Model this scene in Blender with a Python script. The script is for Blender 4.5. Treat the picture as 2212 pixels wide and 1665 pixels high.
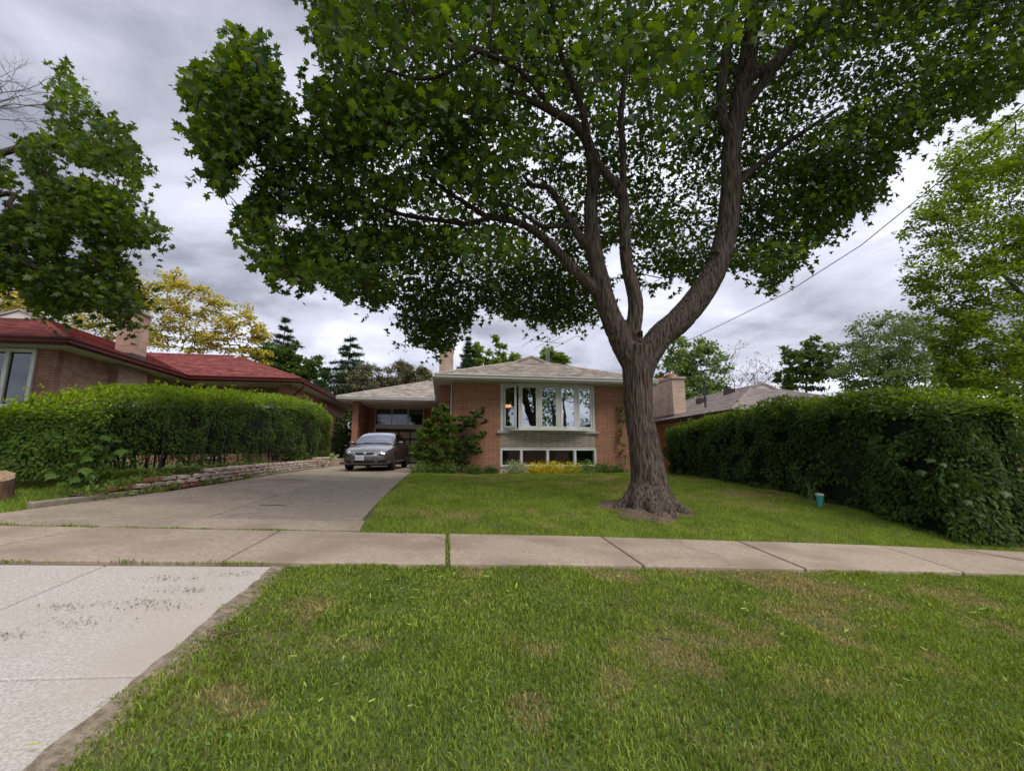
import bpy, bmesh, math, random
import numpy as np
from mathutils import Vector, Matrix, noise
from mathutils.bvhtree import BVHTree
for o in list(bpy.data.objects): bpy.data.objects.remove(o)
rnd = random.Random(7); rng = np.random.default_rng(7)
SC = bpy.context.scene; COL = SC.collection
R = math.radians

# ---------------------------------------------------------------- camera, sky, sun, exposure
HC = 1.48; FOC = 928.0; CX = 1106.0; CY = 832.5; PITCH = 9.2; YAW = 9.0
cam = bpy.data.cameras.new('camera'); camo = bpy.data.objects.new('camera', cam); COL.objects.link(camo)
cam.sensor_width = 36.0; cam.sensor_fit = 'HORIZONTAL'; cam.lens = 36.0 * FOC / 2212.0
cam.clip_start = 0.05; cam.clip_end = 2000
camo.location = (0, 0, HC); camo.rotation_euler = (R(90 + PITCH), 0, R(-YAW))
SC.camera = camo
SUN_EL, SUN_AZ = 56.0, 140.0          # azimuth from +Y towards +X
world = bpy.data.worlds.new('World'); SC.world = world; world.use_nodes = True
wn, wl = world.node_tree.nodes, world.node_tree.links; wn.clear()
def build_sky():
    out = wn.new('ShaderNodeOutputWorld'); bg = wn.new('ShaderNodeBackground'); bg2 = wn.new('ShaderNodeBackground')
    mix = wn.new('ShaderNodeMixShader')
    sky = wn.new('ShaderNodeTexSky'); sky.sky_type = 'NISHITA'; sky.sun_disc = False
    sky.sun_elevation = R(SUN_EL); sky.sun_rotation = R(SUN_AZ); sky.dust_density = 3.0
    wl.new(sky.outputs[0], bg.inputs[0]); bg.inputs[1].default_value = 0.08
    tc = wn.new('ShaderNodeTexCoord'); sep = wn.new('ShaderNodeSeparateXYZ'); wl.new(tc.outputs['Generated'], sep.inputs[0])
    def m(op, a, b=None, c=None):
        n = wn.new('ShaderNodeMath'); n.operation = op
        for i, v in enumerate((a, b, c)):
            if v is None: continue
            if isinstance(v, (int, float)): n.inputs[i].default_value = v
            else: wl.new(v, n.inputs[i])
        return n.outputs[0]
    zz = m('ADD', m('MAXIMUM', sep.outputs[2], 0.0), 0.16)
    cv = wn.new('ShaderNodeCombineXYZ'); wl.new(m('DIVIDE', sep.outputs[0], zz), cv.inputs[0]); wl.new(m('DIVIDE', sep.outputs[1], zz), cv.inputs[1])
    def nz(scale, det, rough, off):
        mp = wn.new('ShaderNodeMapping'); mp.inputs['Location'].default_value = off; wl.new(cv.outputs[0], mp.inputs[0])
        n = wn.new('ShaderNodeTexNoise'); n.inputs['Scale'].default_value = scale; n.inputs['Detail'].default_value = det
        n.inputs['Roughness'].default_value = rough; n.inputs['Distortion'].default_value = 0.35
        wl.new(mp.outputs[0], n.inputs['Vector']); return n.outputs[0]
    a = nz(0.55, 5, 0.5, (3.1, 1.7, 0)); b = nz(1.7, 6, 0.55, (8.3, 4.1, 2.0))
    f = m('ADD', m('MULTIPLY', a, 0.56), m('MULTIPLY', b, 0.44))
    ramp = wn.new('ShaderNodeValToRGB'); wl.new(f, ramp.inputs[0]); e = ramp.color_ramp.elements
    e[0].position = 0.40; e[0].color = (0.20, 0.205, 0.25, 1)
    e[1].position = 0.60; e[1].color = (0.61, 0.62, 0.69, 1)
    for p, c in ((0.465, (0.345, 0.35, 0.415, 1)), (0.53, (0.45, 0.455, 0.54, 1))):
        k = e.new(p); k.color = c
    wl.new(ramp.outputs[0], bg2.inputs[0]); bg2.inputs[1].default_value = 1.0
    mix.inputs[0].default_value = 0.93
    wl.new(bg.outputs[0], mix.inputs[1]); wl.new(bg2.outputs[0], mix.inputs[2]); wl.new(mix.outputs[0], out.inputs[0])
build_sky()
sl = bpy.data.lights.new('sun', 'SUN'); sun = bpy.data.objects.new('sun', sl); COL.objects.link(sun)
sl.energy = 1.5; sl.angle = R(35); sl.color = (1.0, 0.97, 0.92)
_d = Vector((math.sin(R(SUN_AZ)) * math.cos(R(SUN_EL)), math.cos(R(SUN_AZ)) * math.cos(R(SUN_EL)), math.sin(R(SUN_EL))))
sun.rotation_euler = _d.to_track_quat('Z', 'Y').to_euler(); sun.location = (0, 0, 40)
vs = SC.view_settings; vs.view_transform = 'Standard'; vs.look = 'None'; vs.gamma = 1; vs.exposure = 0.95; vs.use_curve_mapping = False
try:
    SC.cycles.max_bounces = 5; SC.cycles.diffuse_bounces = 2; SC.cycles.glossy_bounces = 3; SC.cycles.transmission_bounces = 4; SC.cycles.transparent_max_bounces = 10
except Exception: pass

# ---------------------------------------------------------------- picture measurements -> place
_cp, _sp, _cy, _sy = math.cos(R(PITCH)), math.sin(R(PITCH)), math.cos(R(YAW)), math.sin(R(YAW))
def ray(px, py):
    r = (px - CX) / FOC; u = -(py - CY) / FOC
    f = _cp - _sp * u; up = _sp + _cp * u
    return Vector((f * _sy + r * _cy, f * _cy - r * _sy, up))
def at(px, py, Y=None, X=None, s=None):
    d = ray(px, py)
    if Y is not None: s = Y / d.y
    elif X is not None: s = X / d.x
    return Vector((d.x * s, d.y * s, HC + d.z * s))
def proj(p):
    p = np.asarray(p, float); x, y, z = p[..., 0], p[..., 1], p[..., 2] - HC
    fw = x * _sy + y * _cy; r = x * _cy - y * _sy
    f = fw * _cp + z * _sp; u = -fw * _sp + z * _cp
    f = np.maximum(f, 1e-3)
    return CX + FOC * r / f, CY - FOC * u / f, f
def inpoly(px, py, poly):
    px = np.asarray(px); py = np.asarray(py); ins = np.zeros(px.shape, bool); n = len(poly)
    for i in range(n):
        x0, y0 = poly[i]; x1, y1 = poly[(i + 1) % n]
        if y0 == y1: continue
        c = ((y0 > py) != (y1 > py)) & (px < (x1 - x0) * (py - y0) / (y1 - y0) + x0); ins ^= c
    return ins

# ---------------------------------------------------------------- materials
def mat(name):
    m = bpy.data.materials.new(name); m.use_nodes = True; nt = m.node_tree
    return m, nt.nodes, nt.links, nt.nodes['Principled BSDF']
def noise_mat(name, c0, c1, scale=8, rough=0.8, bump=0.0, bscale=60, detail=6, lo=0.35, hi=0.65, metal=0.0, spec=0.3, c2=None, s2=1.2, stretch=None, objrand=0.0):
    m, n, l, b = mat(name)
    tc = n.new('ShaderNodeTexCoord'); mp = n.new('ShaderNodeMapping'); l.new(tc.outputs['Object'], mp.inputs[0])
    if stretch: mp.inputs['Scale'].default_value = stretch
    t = n.new('ShaderNodeTexNoise'); t.inputs['Scale'].default_value = scale; t.inputs['Detail'].default_value = detail; t.inputs['Roughness'].default_value = 0.6
    l.new(mp.outputs[0], t.inputs['Vector'])
    r = n.new('ShaderNodeValToRGB'); l.new(t.outputs[0], r.inputs[0])
    r.color_ramp.elements[0].position = lo; r.color_ramp.elements[0].color = (*c0, 1)
    r.color_ramp.elements[1].position = hi; r.color_ramp.elements[1].color = (*c1, 1)
    col = r.outputs[0]
    if c2:
        t2 = n.new('ShaderNodeTexNoise'); t2.inputs['Scale'].default_value = s2; t2.inputs['Detail'].default_value = 5
        l.new(mp.outputs[0], t2.inputs['Vector'])
        r2 = n.new('ShaderNodeValToRGB'); l.new(t2.outputs[0], r2.inputs[0]); r2.color_ramp.elements[0].position = 0.45; r2.color_ramp.elements[1].position = 0.68
        r2.color_ramp.elements[0].color = (0, 0, 0, 1); r2.color_ramp.elements[1].color = (1, 1, 1, 1)
        mx = n.new('ShaderNodeMixRGB'); l.new(r2.outputs[0], mx.inputs[0]); l.new(col, mx.inputs[1]); mx.inputs[2].default_value = (*c2, 1); col = mx.outputs[0]
    if objrand:
        oi = n.new('ShaderNodeObjectInfo'); mr = n.new('ShaderNodeMapRange'); l.new(oi.outputs['Random'], mr.inputs[0])
        mr.inputs[3].default_value = 1 - objrand; mr.inputs[4].default_value = 1 + objrand
        hs = n.new('ShaderNodeHueSaturation'); l.new(mr.outputs[0], hs.inputs['Value']); l.new(col, hs.inputs['Color']); col = hs.outputs[0]
    l.new(col, b.inputs['Base Color']); b.inputs['Roughness'].default_value = rough; b.inputs['Metallic'].default_value = metal
    b.inputs['Specular IOR Level'].default_value = spec
    if bump:
        t3 = n.new('ShaderNodeTexNoise'); t3.inputs['Scale'].default_value = bscale; t3.inputs['Detail'].default_value = 4; l.new(mp.outputs[0], t3.inputs['Vector'])
        bp = n.new('ShaderNodeBump'); bp.inputs['Strength'].default_value = bump; bp.inputs['Distance'].default_value = 0.02
        l.new(t3.outputs[0], bp.inputs['Height']); l.new(bp.outputs[0], b.inputs['Normal'])
    return m
def plain(name, c, rough=0.5, metal=0.0, spec=0.5, coat=0.0):
    v = 0.88
    m = noise_mat(name, tuple(x * v for x in c), tuple(min(1, x * 1.08) for x in c), 14, rough, metal=metal, spec=spec)
    m.node_tree.nodes['Principled BSDF'].inputs['Coat Weight'].default_value = coat
    return m
def emit(name, c, s):
    m, n, l, b = mat(name); b.inputs['Base Color'].default_value = (*c, 1); b.inputs['Emission Color'].default_value = (*c, 1); b.inputs['Emission Strength'].default_value = s
    return m
def leaf_mat(name, trans=0.45, rough=0.45, spec=0.35):
    m, n, l, b = mat(name)
    at_ = n.new('ShaderNodeAttribute'); at_.attribute_name = 'Col'
    l.new(at_.outputs[0], b.inputs['Base Color']); b.inputs['Roughness'].default_value = rough; b.inputs['Specular IOR Level'].default_value = spec
    tr = n.new('ShaderNodeBsdfTranslucent'); hs = n.new('ShaderNodeHueSaturation'); hs.inputs['Value'].default_value = 1.5; hs.inputs['Saturation'].default_value = 1.1; hs.inputs['Hue'].default_value = 0.485
    l.new(at_.outputs[0], hs.inputs['Color']); l.new(hs.outputs[0], tr.inputs[0])
    mx = n.new('ShaderNodeMixShader'); mx.inputs[0].default_value = trans
    l.new(b.outputs[0], mx.inputs[1]); l.new(tr.outputs[0], mx.inputs[2]); l.new(mx.outputs[0], n['Material Output'].inputs[0])
    return m
def attr_mat(name, rough=0.85, bump=0.0, bscale=80, spec=0.25):
    m, n, l, b = mat(name); a = n.new('ShaderNodeAttribute'); a.attribute_name = 'Col'
    tc = n.new('ShaderNodeTexCoord'); t = n.new('ShaderNodeTexNoise'); t.inputs['Scale'].default_value = 40; l.new(tc.outputs['Object'], t.inputs['Vector'])
    mr = n.new('ShaderNodeMapRange'); l.new(t.outputs[0], mr.inputs[0]); mr.inputs[1].default_value = .3; mr.inputs[2].default_value = .7; mr.inputs[3].default_value = 0.75; mr.inputs[4].default_value = 1.2
    hs = n.new('ShaderNodeHueSaturation'); l.new(a.outputs[0], hs.inputs['Color']); l.new(mr.outputs[0], hs.inputs['Value']); l.new(hs.outputs[0], b.inputs['Base Color'])
    b.inputs['Roughness'].default_value = rough; b.inputs['Specular IOR Level'].default_value = spec
    if bump:
        t3 = n.new('ShaderNodeTexNoise'); t3.inputs['Scale'].default_value = bscale; l.new(tc.outputs['Object'], t3.inputs['Vector'])
        bp = n.new('ShaderNodeBump'); bp.inputs['Strength'].default_value = bump; bp.inputs['Distance'].default_value = 0.01; l.new(t3.outputs[0], bp.inputs['Height']); l.new(bp.outputs[0], b.inputs['Normal'])
    return m
def brick_mat(name, axis, c0, c1, mortar, bw=0.345, bh=0.075):
    m, n, l, b = mat(name)
    tc = n.new('ShaderNodeTexCoord'); sp = n.new('ShaderNodeSeparateXYZ'); cb = n.new('ShaderNodeCombineXYZ'); l.new(tc.outputs['Object'], sp.inputs[0])
    l.new(sp.outputs[0 if axis == 'x' else 1], cb.inputs[0]); l.new(sp.outputs[2], cb.inputs[1])
    t = n.new('ShaderNodeTexBrick'); l.new(cb.outputs[0], t.inputs['Vector']); t.inputs['Scale'].default_value = 1.0
    t.inputs['Brick Width'].default_value = bw; t.inputs['Row Height'].default_value = bh; t.inputs['Mortar Size'].default_value = 0.005; t.inputs['Mortar Smooth'].default_value = 0.2
    t.inputs['Color1'].default_value = (*c0, 1); t.inputs['Color2'].default_value = (*c1, 1); t.inputs['Mortar'].default_value = (*mortar, 1)
    ns = n.new('ShaderNodeTexNoise'); ns.inputs['Scale'].default_value = 3; ns.inputs['Detail'].default_value = 6; l.new(tc.outputs['Object'], ns.inputs['Vector'])
    mr = n.new('ShaderNodeMapRange'); l.new(ns.outputs[0], mr.inputs[0]); mr.inputs[1].default_value = .3; mr.inputs[2].default_value = .7; mr.inputs[3].default_value = .8; mr.inputs[4].default_value = 1.15
    hs = n.new('ShaderNodeHueSaturation'); l.new(t.outputs[0], hs.inputs['Color']); l.new(mr.outputs[0], hs.inputs['Value']); l.new(hs.outputs[0], b.inputs['Base Color'])
    bp = n.new('ShaderNodeBump'); bp.inputs['Strength'].default_value = 0.6; bp.inputs['Distance'].default_value = -0.008; l.new(t.outputs['Fac'], bp.inputs['Height']); l.new(bp.outputs[0], b.inputs['Normal'])
    b.inputs['Roughness'].default_value = 0.9; b.inputs['Specular IOR Level'].default_value = 0.2
    return m
def glass_mat(name, refl=0.4, tint=(0.55, 0.6, 0.62)):
    m, n, l, b = mat(name); n.remove(b)
    tr = n.new('ShaderNodeBsdfTransparent'); tr.inputs[0].default_value = (*tint, 1); gl = n.new('ShaderNodeBsdfGlossy'); gl.inputs['Roughness'].default_value = 0.01
    gl.inputs[0].default_value = (0.9, 0.95, 1.0, 1)
    lw = n.new('ShaderNodeLayerWeight'); lw.inputs[0].default_value = 0.25
    mr = n.new('ShaderNodeMapRange'); l.new(lw.outputs['Fresnel'], mr.inputs[0]); mr.inputs[1].default_value = 0.0; mr.inputs[2].default_value = 0.6; mr.inputs[3].default_value = refl; mr.inputs[4].default_value = 0.95
    # slight waviness of old panes
    tc = n.new('ShaderNodeTexCoord'); t = n.new('ShaderNodeTexNoise'); t.inputs['Scale'].default_value = 1.5; l.new(tc.outputs['Object'], t.inputs['Vector'])
    bp = n.new('ShaderNodeBump'); bp.inputs['Strength'].default_value = 0.03; bp.inputs['Distance'].default_value = 0.05; l.new(t.outputs[0], bp.inputs['Height']); l.new(bp.outputs[0], gl.inputs['Normal'])
    mx = n.new('ShaderNodeMixShader'); l.new(mr.outputs[0], mx.inputs[0]); l.new(tr.outputs[0], mx.inputs[1]); l.new(gl.outputs[0], mx.inputs[2]); l.new(mx.outputs[0], n['Material Output'].inputs[0])
    return m
M = {}
M['leaf'] = leaf_mat('leaf'); M['leaf_matte'] = leaf_mat('leaf_matte', 0.35, 0.6, 0.2); M['needle'] = leaf_mat('needle', 0.15, 0.6, 0.2)
M['grass'] = leaf_mat('grass', 0.35, 0.55, 0.25)
M['shingle'] = attr_mat('shingle', 0.95, 0.4, 120, 0.15)
M['attr'] = attr_mat('attr', 0.9, 0.3, 60)
M['brick'] = noise_mat('brick', (0.35, 0.165, 0.098), (0.45, 0.225, 0.14), 9, 0.9, 0.25, 70, objrand=0.16, spec=0.2, c2=(0.29, 0.13, 0.08), s2=1.7)
M['mortar'] = noise_mat('mortar', (0.52, 0.40, 0.30), (0.62, 0.49, 0.375), 12, 0.95, 0.2, 90)
M['brick_x'] = brick_mat('brick_x', 'x', (0.28, 0.115, 0.075), (0.38, 0.165, 0.11), (0.42, 0.31, 0.24))
M['brick_y'] = brick_mat('brick_y', 'y', (0.30, 0.13, 0.085), (0.40, 0.18, 0.12), (0.42, 0.31, 0.24))
M['brickL_x'] = brick_mat('brick_left_x', 'x', (0.27, 0.135, 0.10), (0.40, 0.21, 0.15), (0.46, 0.35, 0.28))
M['brickL_y'] = brick_mat('brick_left_y', 'y', (0.35, 0.19, 0.135), (0.48, 0.275, 0.20), (0.52, 0.40, 0.33))  # side walls: front wall brick made paler, the light on them put into its colour
M['brickB_x'] = brick_mat('brick_buff_x', 'x', (0.46, 0.34, 0.26), (0.53, 0.40, 0.31), (0.40, 0.32, 0.27))
M['brickB_y'] = brick_mat('brick_buff_y', 'y', (0.48, 0.36, 0.27), (0.56, 0.43, 0.33), (0.42, 0.34, 0.28))
M['brickC_y'] = brick_mat('brick_chimney_y', 'y', (0.38, 0.25, 0.19), (0.47, 0.32, 0.25), (0.40, 0.31, 0.26))
M['brickO_y'] = brick_mat('brick_orange_y', 'y', (0.50, 0.28, 0.15), (0.56, 0.33, 0.19), (0.50, 0.36, 0.26))
M['stone_strip'] = noise_mat('stone_strip', (0.38, 0.33, 0.26), (0.52, 0.46, 0.37), 6, 0.9, 0.3, 50, objrand=0.12)
M['dark_joint'] = noise_mat('dark_joint', (0.07, 0.055, 0.042), (0.11, 0.085, 0.065), 20, 0.95)
M['sill'] = noise_mat('sill', (0.36, 0.32, 0.28), (0.50, 0.46, 0.41), 5, 0.9, 0.3, 60)
M['white'] = noise_mat('white_paint', (0.66, 0.66, 0.62), (0.76, 0.76, 0.72), 3, 0.45, 0.05, 60, c2=(0.59, 0.60, 0.54), s2=0.9)
M['soffit'] = noise_mat('soffit', (0.60, 0.59, 0.53), (0.70, 0.69, 0.63), 3, 0.55, c2=(0.5, 0.5, 0.43), s2=0.7)
M['gutter'] = noise_mat('gutter', (0.62, 0.62, 0.58), (0.72, 0.72, 0.68), 3, 0.4)
M['red_gutter'] = noise_mat('red_gutter', (0.095, 0.02, 0.018), (0.13, 0.03, 0.027), 3, 0.5)
M['brown_gutter'] = noise_mat('brown_gutter', (0.05, 0.03, 0.028), (0.08, 0.05, 0.045), 3, 0.4)
M['flashing'] = plain('flashing', (0.04, 0.04, 0.045), 0.5)
M['clay'] = noise_mat('clay', (0.50, 0.15, 0.07), (0.60, 0.21, 0.11), 6, 0.8)
M['cap'] = noise_mat('cap', (0.33, 0.29, 0.25), (0.42, 0.38, 0.33), 6, 0.9)
M['glass'] = glass_mat('glass', 0.36); M['glass_dark'] = glass_mat('glass_dark', 0.3, (0.4, 0.42, 0.45))
M['glass_dim'] = glass_mat('glass_dim', 0.05, (0.4, 0.42, 0.45))
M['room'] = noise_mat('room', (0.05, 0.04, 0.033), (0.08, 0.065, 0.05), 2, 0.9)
M['concrete'] = noise_mat('concrete', (0.32, 0.252, 0.187), (0.47, 0.38, 0.292), 22, 0.92, 0.5, 130, lo=.3, hi=.7, c2=(0.28, 0.215, 0.155), s2=1.3, objrand=0.05)
M['apron'] = noise_mat('apron', (0.36, 0.33, 0.29), (0.55, 0.51, 0.46), 75, 0.92, 0.4, 150, lo=0.38, hi=0.6, c2=(0.43, 0.375, 0.32), s2=0.9, objrand=0.03)
M['drive'] = noise_mat('drive', (0.29, 0.228, 0.166), (0.43, 0.35, 0.265), 14, 0.92, 0.5, 120, lo=.3, hi=.7, c2=(0.24, 0.195, 0.15), s2=0.8, objrand=0.05)
M['dirt'] = noise_mat('dirt', (0.075, 0.05, 0.033), (0.18, 0.13, 0.09), 20, 0.95, 0.8, 50)
M['lawn_soil'] = noise_mat('lawn_soil', (0.05, 0.085, 0.018), (0.10, 0.14, 0.035), 5, 0.95, 0.6, 120, c2=(0.14, 0.12, 0.06), s2=0.9)
M['bark'] = noise_mat('bark', (0.026, 0.019, 0.015), (0.15, 0.118, 0.094), 36, 0.95, 1.0, 44, stretch=(1, 1, 0.085), spec=0.15, lo=0.38, hi=0.62, detail=8)
M['bark_far'] = noise_mat('bark_far', (0.06, 0.05, 0.042), (0.12, 0.10, 0.085), 8, 0.95)
M['bark_grey'] = noise_mat('bark_grey', (0.17, 0.15, 0.15), (0.24, 0.22, 0.21), 8, 0.95)
M['cable'] = plain('cable', (0.03, 0.03, 0.032), 0.6)
M['alu'] = plain('alu', (0.30, 0.31, 0.33), 0.45, 0.6)
M['rubber'] = noise_mat('rubber', (0.012, 0.012, 0.012), (0.03, 0.03, 0.03), 12, 0.8)
M['black'] = plain('black', (0.012, 0.012, 0.014), 0.45)
M['chrome'] = plain('chrome', (0.75, 0.76, 0.78), 0.12, 1.0)

# ---------------------------------------------------------------- object helpers
def tag(o, label=None, cat=None, group=None, kind=None):
    if label: o['label'] = label
    if cat: o['category'] = cat
    if group: o['group'] = group
    if kind: o['kind'] = kind
    return o
def empty(name, loc=(0, 0, 0), label=None, cat=None, group=None, kind=None):
    o = bpy.data.objects.new(name, None); o.empty_display_size = 0.2; COL.objects.link(o); o.location = loc
    return tag(o, label, cat, group, kind)
def link(name, me, parent=None, m=None):
    if m is not None and not me.materials: me.materials.append(m)
    o = bpy.data.objects.new(name, me); COL.objects.link(o)
    if parent is not None:
        o.parent = parent
        o.location = -wloc(parent)
    return o
def wloc(o):
    v = Vector(o.location)
    while o.parent is not None:
        o = o.parent; v += Vector(o.location)
    return v
class MB:
    def __init__(s): s.v = []; s.f = []; s.c = []
    def face(s, pts, col=None):
        i = len(s.v); s.v += [tuple(p) for p in pts]; s.f.append(tuple(range(i, i + len(pts))))
        if col is not None: s.c += [col] * len(pts)
    def box(s, x0, x1, y0, y1, z0, z1):
        i = len(s.v)
        s.v += [(x0, y0, z0), (x1, y0, z0), (x1, y1, z0), (x0, y1, z0), (x0, y0, z1), (x1, y0, z1), (x1, y1, z1), (x0, y1, z1)]
        s.f += [tuple(i + k for k in q) for q in ((0, 3, 2, 1), (4, 5, 6, 7), (0, 1, 5, 4), (1, 2, 6, 5), (2, 3, 7, 6), (3, 0, 4, 7))]; return s
    def bar(s, a, b, w, h, up=(0, 0, 1)):
        a, b = Vector(a), Vector(b); d = (b - a).normalized(); up = Vector(up)
        if abs(d.dot(up)) > .98: up = Vector((0, 1, 0))
        x = d.cross(up).normalized() * w / 2; y = x.cross(d).normalized() * h / 2; i = len(s.v)
        for p in (a, b):
            for q in (-x - y, x - y, x + y, -x + y): s.v.append(tuple(p + q))
        s.f += [tuple(i + k for k in q) for q in ((3, 2, 1, 0), (4, 5, 6, 7), (0, 1, 5, 4), (1, 2, 6, 5), (2, 3, 7, 6), (3, 0, 4, 7))]; return s
    def prism(s, poly, vec):
        n = len(poly); i = len(s.v); vec = Vector(vec); s.v += [tuple(p) for p in poly] + [tuple(Vector(p) + vec) for p in poly]
        s.f.append(tuple(range(i + n - 1, i - 1, -1))); s.f.append(tuple(range(i + n, i + 2 * n)))
        for k in range(n): s.f.append((i + k, i + (k + 1) % n, i + n + (k + 1) % n, i + n + k))
        return s
    def tube(s, pts, rad, n=8, cap=True):
        pts = [Vector(p) for p in pts]; i0 = len(s.v); m = len(pts); prev = None
        for k, p in enumerate(pts):
            d = (pts[min(k + 1, m - 1)] - pts[max(k - 1, 0)])
            d = d.normalized() if d.length > 1e-6 else Vector((0, 0, 1))
            if prev is None:
                u = d.cross(Vector((0, 0, 1)) if abs(d.z) < .9 else Vector((1, 0, 0))).normalized()
            else:
                u = (prev - d * prev.dot(d)); u = u.normalized() if u.length > 1e-6 else d.orthogonal().normalized()
            prev = u; w = d.cross(u); r = rad[k] if hasattr(rad, '__len__') else rad
            for j in range(n):
                a = 2 * math.pi * j / n; s.v.append(tuple(p + (u * math.cos(a) + w * math.sin(a)) * r))
        for k in range(m - 1):
            for j in range(n):
                a, b = i0 + k * n + j, i0 + k * n + (j + 1) % n; s.f.append((a, b, b + n, a + n))
        if cap: s.f.append(tuple(range(i0 + n - 1, i0 - 1, -1))); s.f.append(tuple(range(i0 + (m - 1) * n, i0 + m * n)))
        return s
    def lathe(s, prof, c=(0, 0, 0), n=20):
        i = len(s.v); c = Vector(c)
        for r, z in prof:
            for j in range(n): a = 2 * math.pi * j / n; s.v.append((c.x + r * math.cos(a), c.y + r * math.sin(a), c.z + z))
        for k in range(len(prof) - 1):
            for j in range(n): a, b = i + k * n + j, i + k * n + (j + 1) % n; s.f.append((a, b, b + n, a + n))
        return s
    def mesh(s, name, m, smooth=False):
        me = bpy.data.meshes.new(name); me.from_pydata(s.v, [], s.f)
        if s.c and len(s.c) == len(s.v):
            a = me.color_attributes.new('Col', 'FLOAT_COLOR', 'POINT'); a.data.foreach_set('color', np.array([(*c, 1) for c in s.c], np.float32).ravel())
        me.materials.append(m)
        if smooth: me.polygons.foreach_set('use_smooth', [True] * len(me.polygons))
        me.update(); return me
    def build(s, name, m, parent=None, smooth=False, bevel=0):
        o = link(name, s.mesh(name, m, smooth), parent)
        if bevel:
            b = o.modifiers.new('bevel', 'BEVEL'); b.width = bevel; b.segments = 2; b.limit_method = 'ANGLE'
        return o
def np_mesh(name, V, F, Cc, m):
    """V (n,3), F (k,3) triangles, Cc (n,3) colours"""
    me = bpy.data.meshes.new(name); nv, nf = len(V), len(F)
    me.vertices.add(nv); me.vertices.foreach_set('co', np.asarray(V, np.float32).ravel())
    me.loops.add(nf * 3); me.loops.foreach_set('vertex_index', np.asarray(F, np.int32).ravel())
    me.polygons.add(nf); me.polygons.foreach_set('loop_start', np.arange(0, nf * 3, 3, dtype=np.int32))
    try: me.polygons.foreach_set('loop_total', np.full(nf, 3, np.int32))
    except Exception: pass
    if Cc is not None:
        a = me.color_attributes.new('Col', 'FLOAT_COLOR', 'POINT'); a.data.foreach_set('color', np.concatenate([Cc, np.ones((nv, 1))], 1).astype(np.float32).ravel())
    me.materials.append(m); me.update(calc_edges=True); return me
def norm(a): return a / np.maximum(np.linalg.norm(a, axis=-1, keepdims=True), 1e-9)
_mp = [(0, 0), (.20, -.10), (.19, .06), (.50, .10), (.37, .24), (.52, .50), (.27, .46), (.22, .62), (.12, .66), (0, 1.0)]
_out = _mp + [(-x, y) for x, y in _mp[-2:0:-1]]
MAPLE = (np.array([(0, .34, .05)] + [(x, y, -.22 * abs(x) ** 1.3 - .12 * (y - .3) ** 2) for x, y in _out]), np.array([(0, i + 1, (i + 1) % len(_out) + 1) for i in range(len(_out))]))
_ml = [(0, 0), (.22, -.06), (.5, .12), (.34, .27), (.52, .52), (.2, .56), (0, 1.0)]
_ol = _ml + [(-x, y) for x, y in _ml[-2:0:-1]]
MAPLE_LO = (np.array([(0, .34, .05)] + [(x, y, -.22 * abs(x) ** 1.3 - .12 * (y - .3) ** 2) for x, y in _ol]), np.array([(0, i + 1, (i + 1) % len(_ol) + 1) for i in range(len(_ol))]))
OVAL = (np.array([(0, 0, 0), (.24, .35, .07), (.2, .72, .05), (0, 1, -.05), (-.2, .72, .05), (-.24, .35, .07), (0, .5, -.03)]), np.array([(6, 0, 1), (6, 1, 2), (6, 2, 3), (6, 3, 4), (6, 4, 5), (6, 5, 0)]))
_mx = [(0, 0), (.46, .08), (.30, .27), (.52, .52), (.17, .56), (0, 1.0)]
_ox = _mx + [(-x, y) for x, y in _mx[-2:0:-1]]
MAPLE_XS = (np.array([(x, y, -.25 * abs(x) - .10 * (y - .3) ** 2) for x, y in _ox]), np.array([(0, i, i + 1) for i in range(1, len(_ox) - 1)]))
MAPLE_T = (np.array([(0, 0, 0), (.52, .18, -.10), (.17, .5, 0), (0, 1, -.06), (-.17, .5, 0), (-.52, .18, -.10)]), np.array([(0, 1, 2), (0, 2, 3), (0, 3, 4), (0, 4, 5)]))
OVAL4 = (np.array([(0, 0, 0), (.27, .45, .07), (0, 1, -.05), (-.27, .45, .07), (0, .5, -.03)]), np.array([(4, 0, 1), (4, 1, 2), (4, 2, 3), (4, 3, 0)]))
DIAM = (np.array([(0, 0, 0), (.3, .5, .08), (0, 1, 0), (-.3, .5, .08)]), np.array([(0, 1, 2), (0, 2, 3)]))
NEED = (np.array([(-.06, 0, 0), (.06, 0, 0), (0, 1, 0)]), np.array([(0, 1, 2)]))
def leaves(name, P, size, tpl, cols, m, up=0.8, droop=0.3, parent=None, out=None, N=None, axis=None):
    """cloud of leaf-sized faces; P (n,3) stalk points"""
    n = len(P)
    if n == 0: return None
    nrm = norm(rng.normal(size=(n, 3)) + np.array([0, 0, up]) * 1.4) if N is None else norm(N + rng.normal(size=(n, 3)) * .35)
    ax = rng.normal(size=(n, 3)) + (0 if out is None else out * 1.6); ax[:, 2] -= droop
    if axis is not None: ax = axis
    ax = norm(ax - nrm * np.sum(ax * nrm, 1, keepdims=True)); sx = np.cross(ax, nrm)
    sz = (np.full(n, size) if np.isscalar(size) else size) * rng.uniform(.7, 1.2, n)
    T, F = tpl; k = len(T)
    V = P[:, None, :] + sz[:, None, None] * (T[None, :, 0:1] * sx[:, None, :] + T[None, :, 1:2] * ax[:, None, :] + T[None, :, 2:3] * nrm[:, None, :])
    FF = (F[None] + (np.arange(n) * k)[:, None, None]).reshape(-1, 3)
    me = np_mesh(name, V.reshape(-1, 3), FF, np.repeat(cols, k, 0), m)
    return link(name, me, parent)
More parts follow.
